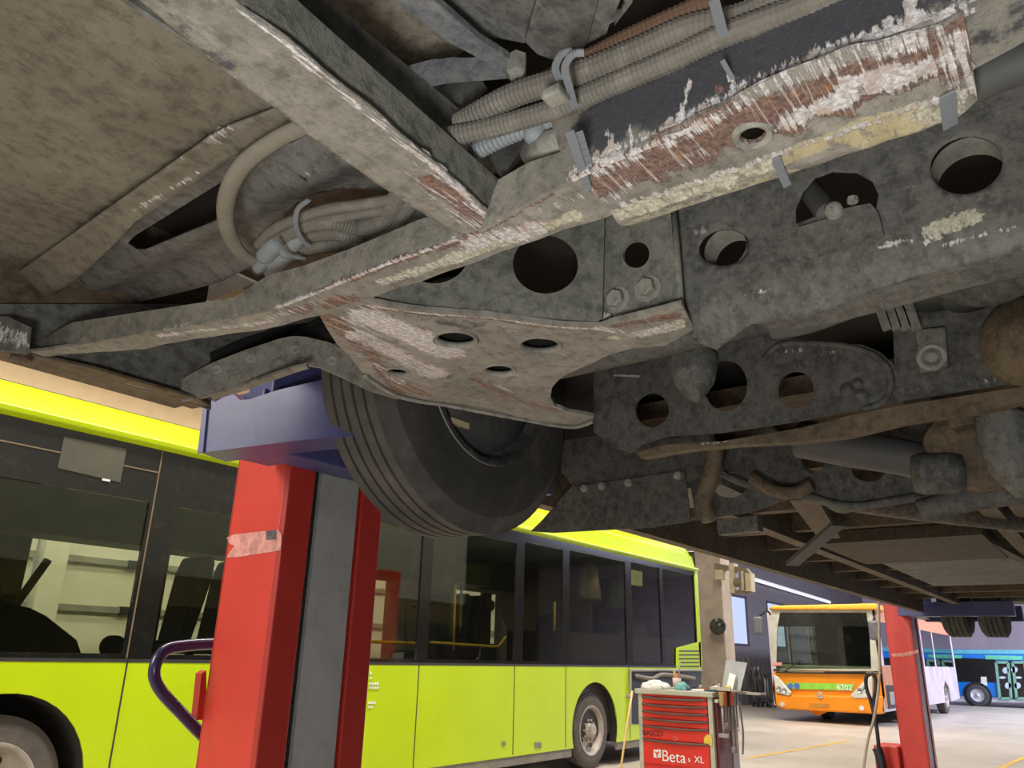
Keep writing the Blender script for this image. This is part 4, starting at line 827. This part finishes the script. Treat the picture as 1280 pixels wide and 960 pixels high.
for x in (988, 996): MB().lathe(A(x, 857.5, .04), (-1, 0, 0), [(.001, .0), (.07, 0), (.07, .012), (.001, .012)], 20).build('blue_badge', paint('badge_blue', (.08, .15, .5), .4), ob)
m_hl = paint('headlamp', (.62, .62, .56), .15)
for L in (((966, 843), (972, 846), (989, 866), (986, 870), (970, 866)), ((1090, 845), (1083, 848), (1063, 869), (1068, 873), (1090, 872))):
    h = MB().prism([A(*v, .17) for v in L], (.1, 0, 0)).build('headlamp', m_hl, ob, bevel=.02)
    cx_ = sum(v[0] for v in L)/5
    for dx, dy in ((-3, 3), (4, 5)) if cx_ < 1000 else ((3, 3), (-4, 5)):
        MB().lathe(A(cx_+dx, 858+dy, .18), (-1, 0, 0), [(.001, 0), (.06, 0), (.065, .01), (.05, .01), (.04, .003), (.001, .003)], 16).build('lamp_bowl', paint('lamp_chrome', (.7, .7, .7), .1, metal=.8), h)
for x, y in ((978, 880), (1077, 885)): MB().lathe(A(x, y, .15), (-1, 0, 0), [(.001, 0), (.06, 0), (.06, .01), (.001, .012)], 16).build('fog_lamp', m_hl, ob)
MB().lathe(A(1025, 869, .15), (-1, 0, 0), [(.03, .01), (.07, .01), (.08, .02), (.07, .03), (.03, .02)], 20).build('round_emblem', paint('lamp_chrome', (.7,)*3), ob, smooth=True)
MB().prism([A(*v, .15) for v in ((1012, 879), (1036, 880), (1036, 885), (1012, 884))], (.01, 0, 0)).build('number_plate_recess', paint('plate_orange', (.5, .2, .02), .6), ob)
MB().tube([A(*v, .05) for v in ((970, 840), (1030, 841), (1103, 842))], .03, 6).build('wiper_rail', m_slot, ob)
MB().bar(A(980, 840, .08), A(1000, 826, .08), .03, .02, up=(1, 0, 0)).bar(A(1030, 840, .08), A(1082, 840, .08), .03, .02, up=(1, 0, 0)).build('wiper', m_slot, ob)
MB().prism([A(*v, .01) for v in ((966, 828), (977, 828), (977, 832), (966, 832))], (.01, 0, 0)).build('front_sticker', paint('sticker_red', (.7, .3, .28), .5), ob)
# dashboard and cab
MB().box((OX+.15, YR+.1, .9), (OX+.7, YL-.1, zl+.12)).build('dashboard', paint('dash_pale', (.45, .46, .38), .6), ob, bevel=.04)
MB().box((OX+.1, YR+.06, .5), (XE-.1, YL-.06, .6)).box((OX+3.5, YR+.06, .5), (OX+3.55, YL-.06, 2.7)).build('interior', paint('cab_dark', (.14, .14, .13), .8), ob)
MB().box((OX+1.0, YR+1.5, .6), (OX+1.5, YR+2.0, 1.7)).box((OX+1.3, YR+.35, .6), (OX+1.8, YR+.8, 1.75)).build('driver_seat', paint('cab_seat', (.06, .06, .07), .8), ob, bevel=.06)
MB().lathe((OX+.75, YR+.55, 1.5), (-.5, 0, .8), [(.2, -.015), (.22, 0), (.2, .015), (.18, 0), (.2, -.015)], 24).build('steering_wheel', m_slot, ob, smooth=True)
# side
ss = lambda x, y, d=0: PY(YR-d).at(x, y)
zwin = 1.42; L0, L1 = OX, XE
sw_ = [(L0+.35, L0+1.5), (L0+1.65, L0+3.4), (L0+3.55, L0+5.3), (L0+5.45, L0+7.1), (L0+7.25, XE-.3)]
wplate('side_wall', psd, [(L0, YR, .35), (L0+.9, YR, .35), (L0+.9, YR, .35), (XE-2.9, YR, .35), (XE-2.85, YR, .8), (XE-2.4, YR, 1.0), (XE-1.9, YR, .8), (XE-1.85, YR, .35), (XE, YR, .4), (XE, YR, ZT-.1), (L0, YR, ZT-.1)], m_pale, ob,
       holes=[rect(a, c, zwin, 2.55, YR) for a, c in sw_], res=.5, thick=.05)
for a, c in sw_: MB().box((a-.03, YR+.01, zwin-.03), (c+.03, YR+.03, 2.58)).build('side_window', glass('side_glass', (.35, .36, .42), .3), ob)
MB().box((L0+.01, YR-.02, .45), (L0+1.6, YR, 1.4)).build('orange_side', paint('orange_worn', (.55, .22, .1), .5), ob)
MB().box((L0+.12, YR-.03, .42), (L0+1.1, YR-.02, .95)).build('open_hatch', m_slot, ob)
MB().box((L0+.3, YR-.06, .5), (L0+.75, YR-.03, .8)).build('hatch_machinery', m_grey, ob, bevel=.03)
MB().box((L0, YR, ZT-.12), (XE, YL, ZT-.02)).build('roof', paint('roof_orange', (.7, .3, .1), .5), ob, bevel=.03)
MB().box((L0+.01, YR-.015, ZT-.4), (XE, YR, ZT-.1)).build('cant_rail', paint('cant_orange', (.6, .28, .16), .5), ob)
wplate('side_wall', PY(YL), [(L0, YL, .35), (XE, YL, .35), (XE, YL, ZT-.1), (L0, YL, ZT-.1)], m_pale, ob, holes=[rect(a, c, zwin, 2.55, YL) for a, c in sw_], res=.8, thick=.05)
MB().box((XE-.05, YR, .4), (XE, YL, ZT-.05)).build('end_wall', m_pale, ob)
for x, y, s_ in ((L0+2.4, YR+.17, -1), (XE-2.37, YR+.17, -1), (L0+1.9, YL-.75, 1), (XE-2.37, YL-.17, 1)):
    if 1:
        ty, ri = wheel(ob, (x, y, .47), .47, .28, .28, (0, s_, 0), tm, m_rim, deep=.05); ri.parent = ty
MB().tube([A(963, 768, .1), A(958, 764, .35), A(948, 772, .4)], .025, 8).build('mirror_arm', m_slot, ob, smooth=True)
c = A(948, 781, .4); MB().box(c-[.08, .13, .25], c+[.06, .13, .22]).build('mirror', paint('mirror_grey', (.12, .12, .13), .3), ob, bevel=.06)
MB().tube([A(1095, 766, .1), A(1094, 768, .4), A(1092, 775, .5)], .025, 8).build('mirror_arm', m_slot, ob, smooth=True)
c = A(1093, 787, .5); MB().box(c-[.08, .13, .25], c+[.06, .13, .22]).build('mirror', paint('mirror_grey', (.2,)*3), ob, bevel=.06)

# ================================================================== BLUE BUS
m_bl = paint('blue_paint', (.0, .2, .75), .35, var=.04)
BX = 37.5; B = lambda x, y, d=0: PX(BX-d).at(x, y)
bl = thing('city_bus', 'blue bus with turquoise roof stripe, far away at the right edge', 'bus', (BX+1.2, 3, 0))
def bq(nm, L, m_, d=0, th=.05): return MB().prism([B(*v, d) for v in L], (th, 0, 0)).build(nm, m_, bl)
zt_ = B(1230, 812)[2]
ya, yb = B(1187, 850)[1], B(1420, 850)[1]
MB().box((BX, yb, .35), (BX+2.4, ya, zt_)).build('body', m_bl, bl, bevel=.05)
bq('side_windows', ((1188, 822), (1244, 824), (1246, 853), (1190, 852)), m_black, .02)
bq('roof_stripe', ((1186, 812), (1420, 813), (1420, 818), (1186, 817)), paint('cyan_paint', (.12, .5, .65), .4), .03)
bq('green_strip', ((1187, 819), (1202, 819), (1202, 823), (1187, 823)), paint('mint_paint', (.12, .6, .42), .4), .04)
bq('green_strip', ((1231, 819), (1278, 820), (1278, 825), (1232, 824)), paint('mint_paint', (.1,)*3), .04)
dr = bq('door', ((1243, 826), (1420, 828), (1420, 876), (1249, 874)), m_black, .05)
for xa in (1245, 1266, 1288):
    f = MB()
    fr_ = [B(*v, .08) for v in ((xa, 828), (xa+15, 828), (xa+19, 873), (xa+5, 873))]
    for i in range(4): f.bar(fr_[i], fr_[(i+1) % 4], .09, .04, up=(1, 0, 0))
    f.build('door_frame', paint('mint_frame', (.2, .42, .33), .5), dr)
for x, y, rx, ry in ((1257, 838, 4, 4), (1268, 837, 4, 4), (1253, 847, 4.5, 1.5), (1273, 847, 4.5, 1.5), (1260, 857, 4, 4), (1272, 857, 4, 4)):
    MB().prism([B(x+rx*math.cos(a), y+ry*math.sin(a), .1) for a in np.linspace(0, 6.28, 16, endpoint=False)], (.02, 0, 0)).build('door_sticker', paint('pale_blue_sticker', (.5, .65, .75), .5), dr)
bq('white_sticker', ((1226, 846), (1233, 846), (1234, 857), (1226, 857)), paint('mark_white', (.8,)*3), .04)
bq('skirt', ((1190, 873), (1420, 877), (1420, 880), (1190, 877)), paint('skirt_pale', (.5, .55, .65), .5), .03)
c = B(1222, 868); c[2] = .4; c[0] += .12
MB().lathe(c-np.array([.14, 0, 0]), (-1, 0, 0), [(.001, 0), (.49, 0), (.49, .02), (.001, .02)], 30).build('wheel_arch', m_slot, bl)
ty, ri = wheel(bl, c-np.array([.1, 0, 0]), .4, .26, .22, (-1, 0, 0), paint('far_tyre', (.06, .06, .07), .8), paint('pale_rim', (.6, .62, .68), .4), deep=.04); ri.parent = ty

# ================================================================== TOOL TROLLEY
TX = 8.3; T = lambda x, y, d=0: PX(TX-d).at(x, y)
m_tr = paint('drawer_red', (.62, .025, .02), .35, var=.05)
m_fr = paint('trolley_frame', (.42, .41, .34), .5, dirt=.3, dirtcol=(.2, .18, .14))
yl, yr = T(798, 900)[1], T(892, 900)[1]; zt = T(845, 863)[2]; D = .5
tr = thing('tool_trolley', 'red seven-drawer tool trolley in front of the green bus', 'tool trolley', (TX+.25, (yl+yr)/2, 0))
MB().box((TX+.01, yr+.03, .14), (TX+D, yl-.03, zt-.04)).build('cabinet', m_tr, tr)
b = MB()
for y in (yl-.03, yr+.03):
    for x in (TX+.02, TX+D): MB().box((x-.025, y-.025, .1), (x+.025, y+.025, zt)).build('corner_post', m_fr, tr, bevel=.006)
MB().box((TX-.04, yr-.02, zt-.05), (TX+D+.03, yl+.02, zt)).build('top_tray', m_fr, tr, bevel=.008)
MB().box((TX-.02, yr, .09), (TX+D+.02, yl, .14)).build('bottom_frame', m_fr, tr)
for x in (TX+.06, TX+D-.06):
    for y in (yl-.07, yr+.07):
        MB().lathe((x, y-.02, .05), (0, 1, 0), [(.001, 0), (.048, 0), (.05, .008), (.05, .032), (.048, .04), (.001, .04)], 20).build('castor', m_dkgrey, tr, smooth=True)
rows = [865, 872.5, 881.5, 890.5, 899.5, 909, 926.5, 958]
for i in range(7):
    z1 = T(845, rows[i])[2]-.004; z0 = T(845, rows[i+1])[2]+.004
    d_ = MB().box((TX-.012, yr+.06, z0), (TX+.02, yl-.06, z1)).build('drawer', m_tr, tr, bevel=.003)
    if i: # curved dark lip above the drawer
        n = 10; ys = np.linspace(yl-.06, yr+.06, n+1)
        P_ = [(TX-.02-.018*math.sin(math.pi*k/n), ys[k], z1-.001-.012*math.sin(math.pi*k/n)) for k in range(n+1)]
        MB().tube(P_, .011, 8).build('drawer_pull', paint('pull_dark', (.1, .07, .065), .5), d_, smooth=True)
pd = tr
text('trolley_lettering', 'Beta', T(827, 951, .016), (0, -1, 0), (0, 0, 1), .155, paint('mark_white', (.8,)*3), pd, bold=.0)
text('trolley_lettering', 'XL', T(868, 953, .016), (0, -1, 0), (0, 0, 1), .09, paint('mark_white', (.8,)*3), pd)
text('trolley_lettering', 's', T(860, 952, .016), (0, -1, 0), (0, 0, 1), .07, paint('mark_white', (.8,)*3), pd)
text('scrawled_name', 'BASCO', T(803, 918.5, .016), (0, -1, 0), (0, 0, 1), .075, m_slot, pd)
q = [T(*v, .015) for v in ((817, 937), (826, 937), (826, 947), (817, 947))]
MB().prism(q, (.004, 0, 0)).build('logo_square', paint('mark_white', (.8,)*3), pd)
MB().prism([T(*v, .018) for v in ((819, 939), (821, 941), (823, 939), (824, 940), (822, 943), (822, 946), (820.5, 946), (820.5, 943), (818.5, 940))], (.004, 0, 0)).build('logo_mark', m_tr, pd)
MB().lathe(T(844, 923, .014), (-1, 0, 0), [(.018, 0), (.024, 0), (.024, .002), (.018, .002)], 24).build('ring_mark', paint('ring_pale', (.6, .2, .17), .5), pd)
MB().prism([T(*v, .015) for v in ((880, 932), (880, 922), (884, 918), (890, 919), (890, 932))], (.003, 0, 0)).build('yellow_sticker', paint('sticker_yellow', (.7, .5, .06), .5, var=.5, scale=90), pd)
# side rail with hooks (facing the aisle)
MB().box((TX, yr-.06, zt-.1), (TX+D, yr-.02, zt-.07)).build('side_rack', m_fr, tr)
MB().box((TX+.06, yr-.02, .14), (TX+D-.1, yr+.03, zt-.05)).build('side_panel', paint('maroon', (.14, .03, .03), .45), tr)
MB().box((TX+D-.1, yr-.03, .12), (TX+D+.06, yr+.02, zt-.12)).build('rear_channel', m_cgrey, tr)
MB().tube([(TX-.03, yl+.05, zt-.07), (TX-.03, yl+.12, zt-.09)], .02, 8).build('side_knob', m_grey, tr, smooth=True)
m_steel = paint('tool_steel', (.34, .32, .3), .4, metal=.5); m_wood = paint('tool_wood', (.42, .28, .12), .6)
def hang(name, lab, i, L, head, hc, col, w=.018):
    x = TX+.03+i*.078; y = yr-.088; z = zt-.07
    b_ = thing(name, lab, 'hand tool', (x, y, z-L), 'hand tools hung on the trolley side')
    MB().tube([(x, y, z-.05), (x+.004, y, z-L)], (w*.7, w*.5), 8).build('shaft', m_steel, b_, smooth=True)
    MB().tube([(x, y, z-.06), (x, y, z+.03), (x, y-.0, z+.075)], (w*1.2, w*1.5), 8).build('grip', col, b_, smooth=True)
    if head == 'hammer': MB().box((x-.02, y-.05, z-L-.02), (x+.02, y+.05, z-L+.02)).build('head', m_steel, b_, bevel=.005)
    if head == 'jaw': MB().prism([(x-.03, y-.01, z-L), (x+.03, y-.01, z-L), (x+.02, y-.01, z-L-.07), (x+.006, y-.01, z-L-.02), (x-.006, y-.01, z-L-.02), (x-.022, y-.01, z-L-.06)], (0, .02, 0)).build('head', m_steel, b_)
orr = paint('grip_orange', (.7, .12, .03), .4); blu = paint('grip_teal', (.03, .14, .17), .4)
hang('hammer', 'wooden-gripped hammer hanging on the trolley side, nearest the drawers', 0, .34, 'hammer', 0, m_wood, .022)
hang('pliers', 'red-handled pliers hanging beside the hammer on the trolley', 1, .22, 'jaw', 0, orr)
hang('screwdriver', 'dark-gripped screwdriver between the red pliers and orange spanner', 2, .3, '', 0, m_slot)
hang('spanner', 'orange-gripped spanner hanging mid-way along the trolley side', 3, .46, 'jaw', 0, orr, .02)
hang('pry_bar', 'long steel pry bar hanging on the trolley side', 4, .52, '', 0, m_steel, .022)
hang('file', 'teal-handled file hanging near the rear of the trolley side', 5, .28, '', 0, blu, .014)
MB().tube([(TX+.52, yr-.08, zt-.1), (TX+.55, yr-.09, zt-.4), (TX+.5, yr-.09, zt-.62)], .011, 8).build('hook_bar', m_steel, None, smooth=True, label='bent black steel bar hung at the rear of the trolley side', cat='hand tool')
MB().box((TX+D+.0, yr-.33, zt-.025), (TX+D+.18, yr+.1, zt)).build('rear_shelf', m_fr, tr)
# things on the trolley top
for k, (fx, f, L, c_, lb) in enumerate(((.1, .66, .16, (.05, .05, .05), 'black ratchet lying flat on the trolley between the cloths'), (.3, .3, .2, (.4, .4, .38), 'grey spanner lying behind the white rag'), (.28, .72, .14, (.5, .08, .04), 'red-gripped cutter lying behind the flat white cloth'), (.06, .93, .12, (.04, .12, .14), 'teal-gripped driver lying at the right front corner of the trolley'))):
    y = yl+(yr-yl)*f; MB().tube([(TX+fx, y-L/2, zt+.013), (TX+fx+.02, y+L/2, zt+.013)], (.012, .008), 8).lathe((TX+fx, y-L/2, zt+.014), (0, 0, 1), [(.001, -.012), (.02, -.012), (.02, .01), (.001, .01)], 12).build(('ratchet', 'spanner', 'cutter', 'screwdriver')[k], paint('tool%d' % k, c_, .45), None, label=lb, cat='hand tool', group='hand tools lying on the trolley top')
yc = lambda f: yl+(yr-yl)*f
def blob(name, c, r, mat, label, cat, sq=(1, 1, .5), seed=1, group=None):
    me = bpy.data.meshes.new(name); bm = bmesh.new(); bmesh.ops.create_icosphere(bm, subdivisions=4, radius=1)
    rs = random.Random(seed); ph = [rs.uniform(0, 6) for _ in range(6)]
    for v in bm.verts:
        k = 1+.16*math.sin(4*v.co.x+ph[0])*math.sin(5*v.co.y+ph[1])+.1*math.sin(9*v.co.x+ph[2]+3*v.co.z)*math.sin(8*v.co.y+ph[3])
        v.co = Vector((v.co.x*r*sq[0]*k, v.co.y*r*sq[1]*k, max(-.0+v.co.z*r*sq[2]*k, -r*sq[2]*.3)))
    bm.to_mesh(me); bm.free(); me.materials.append(mat)
    for p in me.polygons: p.use_smooth = True
    o = bpy.data.objects.new(name, me); COL.objects.link(o); o.location = (c[0], c[1], c[2]+r*sq[2]*.3); finish(o, None, label=label, cat=cat, group=group); return o
blob('rag', (TX+.12, yc(.18), zt), .115, paint('rag_white', (.75, .73, .7), .9), 'crumpled white rag on the left of the trolley top', 'cloth', (1, 1.3, .6), 2)
blob('rag', (TX+.15, yc(.54), zt), .075, paint('rag_teal', (.16, .38, .38), .9), 'teal crumpled cloth in the middle of the trolley top', 'cloth', (1, 1, .8), 5)
blob('rag', (TX+.1, yc(.78), zt), .055, paint('rag_white', (0,)*3), 'flat white cloth on the right of the trolley top', 'cloth', (1, 1.6, .3), 8)
CX_ = TX+.34
cup = thing('tool_cup', 'pale pink pot on the trolley top holding a few tools', 'pot', (CX_, yc(.36), zt))
MB().lathe((CX_, yc(.36), zt), (0, 0, 1), [(.001, .003), (.04, .003), (.042, 0), (.048, .12), (.044, .12), (.038, .01), (.001, .01)], 20).build('pot_body', paint('pot_pink', (.62, .48, .44), .5), cup, smooth=True)
for k, (dy, dz, m_, lb) in enumerate(((.03, .2, m_wood, 'yellowish brush handle leaning left out of the pink pot'), (.0, .17, orr, 'orange screwdriver handle standing in the pink pot'), (-.05, .3, m_steel, 'long steel rod sticking up out of the pink pot'))):
    MB().tube([(CX_, yc(.36)+dy*.2, zt+.01), (CX_, yc(.36)+dy, zt+dz)], .008 if k == 2 else .014, 8).build(('brush_handle', 'screwdriver', 'steel_rod')[k], m_, None, smooth=True, label=lb, cat='hand tool')
b = thing('open_box', 'pale open box of papers and parts at the right of the trolley', 'box', (TX+.3, yr+.02, zt))
MB().box((TX+.1, yr-.16, zt), (TX+.42, yr+.08, zt+.015)).box((TX+.1, yr-.16, zt), (TX+.11, yr+.08, zt+.05)).box((TX+.1, yr+.07, zt), (TX+.42, yr+.08, zt+.05)).build('tray', paint('box_beige', (.55, .5, .42), .6), b)
MB().prism([(TX+.4, yr+.06, zt+.015), (TX+.4, yr-.15, zt+.015), (TX+.47, yr-.22, zt+.3), (TX+.47, yr+.02, zt+.32)], (.01, 0, 0)).build('lid', paint('lid_grey', (.4, .41, .42), .5), b)
MB().prism([(TX+.3, yr-.03, zt+.02), (TX+.3, yr-.1, zt+.02), (TX+.38, yr-.12, zt+.17), (TX+.38, yr-.05, zt+.19)], (.004, 0, 0)).build('paper_sheet', paint('paper', (.75,)*3), None, label='sheet of paper propped up inside the pale open box', cat='paper')
blob('rag', (TX+.16, yr+.02, zt+.015), .05, paint('paper_white', (.7, .68, .62), .8), 'small white packet in the front of the open box', 'packet', (1, 1, .7), 11)
blob('glove', (TX+.2, yr-.09, zt+.015), .05, paint('glove_yellow', (.6, .48, .1), .8), 'yellow work glove in the open box on the trolley', 'glove', (1, .8, .8), 14)
blob('tool_bag', (TX+.6, yr-.26, zt+.0), .13, paint('bag_black', (.012, .012, .014), .5), 'black bag standing behind the open box on the trolley', 'bag', (.5, .6, 1.5), 21)
for k, f in enumerate((.62, .7, .88, .95)):
    MB().lathe((TX+.3, yc(f), zt), (0, 0, 1), [(.001, 0), (.018, 0), (.018, .03+.01*k), (.01, .05+.01*k), (.001, .05+.01*k)], 12).build('socket', m_steel if k % 2 else m_slot, None, smooth=True, label=('black socket standing right of the teal cloth', 'steel socket behind the flat white cloth', 'tall black socket on the right end of the trolley top', 'steel socket at the corner beside the open box')[k], cat='socket', group='sockets on the trolley top')
p, q = T(790, 866, .1), PX(TX-.3).at(776, 962); d = (q-p); q = p+d*(p[2]/(p[2]-q[2]))
MB().tube([p+(p-q)*.02, q+np.array([0, 0, .015])], .012, 10).build('broom_handle', paint('stick_yellow', (.75, .52, .2), .5), None, smooth=True, label='thin yellow stick leaning against the left of the red trolley', cat='stick')

# ================================================================== PILLAR AND FAR THINGS
PXL = 17.3; Q = lambda x, y, d=0: PX(PXL-d).at(x, y)
y0, y1 = Q(905, 780)[1], Q(868, 780)[1]
pc = MB().box((PXL, y0, 0), (PXL+.55, y1, 7.2)); struct(pc.build('trim_6', paint('pillar_beige', (.42, .35, .28), .8, dirt=.3, dirtcol=(.3, .25, .2)), bevel=.02))
d = thing('pulley_bracket', 'cream metal pulley bracket high on the beige pillar', 'bracket', (PXL-.1, y0, 3.2))
m_cr = paint('cream_paint', (.55, .47, .3), .5)
b = MB()
for x0_, x1_, ya_, yb_ in ((893, 903, 712, 724), (911, 917, 704, 741), (926, 929, 714, 738), (931, 938, 716, 739)): b.prism([Q(*v, .25) for v in ((x0_, ya_), (x1_, ya_), (x1_+1, yb_), (x0_+1, yb_))], (.25, 0, 0))
b.build('upright', m_cr, d)
MB().prism([Q(*v, .2) for v in ((893, 704), (932, 710), (937, 716), (893, 711))], (.2, 0, 0)).prism([Q(*v, .2) for v in ((912, 737), (938, 738), (938, 741), (912, 742))], (.2, 0, 0)).build('cross_plate', paint('bracket_brown', (.2, .16, .1), .6), d)
MB().lathe(Q(922, 728, .22), (-1, 0, 0), [(.001, 0), (.1, 0), (.1, .03), (.08, .015), (.08, .06), (.001, .06)], 20).build('pulley', paint('bracket_brown', (.2,)*3), d, smooth=True)
d = thing('round_mirror', 'round dark mirror head on the beige pillar', 'mirror', Q(897, 783, 0))
MB().lathe(Q(897, 783, .3), (-1, -.1, 0), [(.001, -.1), (.1, -.09), (.17, -.02), (.18, 0), (.001, .03)], 24).build('mirror_head', paint('mirror_dark', (.04, .045, .035), .3), d, smooth=True)
MB().tube([Q(897, 783, .25), Q(897, 783, -.02)], .02, 8).build('arm', m_grey, d)
CX = 27.5; E_ = lambda x, y: PX(CX).at(x, y)
for k, (xa, xb, lb) in enumerate(((938, 947, 'dark grey gas cart by the back wall, left of the two'), (949, 962, 'dark grey tool cart by the back wall beside the orange bus'))):
    ya_, yb_ = E_(xa, 860)[1], E_(xb, 860)[1]
    c = thing('workshop_cart', lb, 'cart', (CX+.2, (ya_+yb_)/2, 0), 'dark carts by the back wall')
    MB().box((CX, yb_, .2), (CX+.6, ya_, .25)).box((CX, yb_, 1.02), (CX+.6, ya_, 1.08)).build('shelf', paint('cart_dark', (.05, .05, .06), .5), c)
    b = MB()
    for x in (CX+.02, CX+.55):
        for y in (yb_+.02, ya_-.02): MB().box((x-.02, y-.02, .1), (x+.02, y+.02, 1.05)).build('leg', paint('cart_dark', (0,)*3), c)
    for j in range(2+k):
        y = yb_+.1+j*.12; MB().lathe((CX+.2, y, .25), (0, 0, 1), [(.001, 0), (.05, 0), (.05, .6), (.02, .68), (.001, .7)], 14).build('bottle', m_grey, c, smooth=True)
    for x in (CX+.05, CX+.5):
        for y in (yb_+.05, ya_-.05): MB().lathe((x, y-.02, .07), (0, 1, 0), [(.001, 0), (.07, 0), (.07, .04), (.001, .04)], 14).build('castor', m_slot, c)
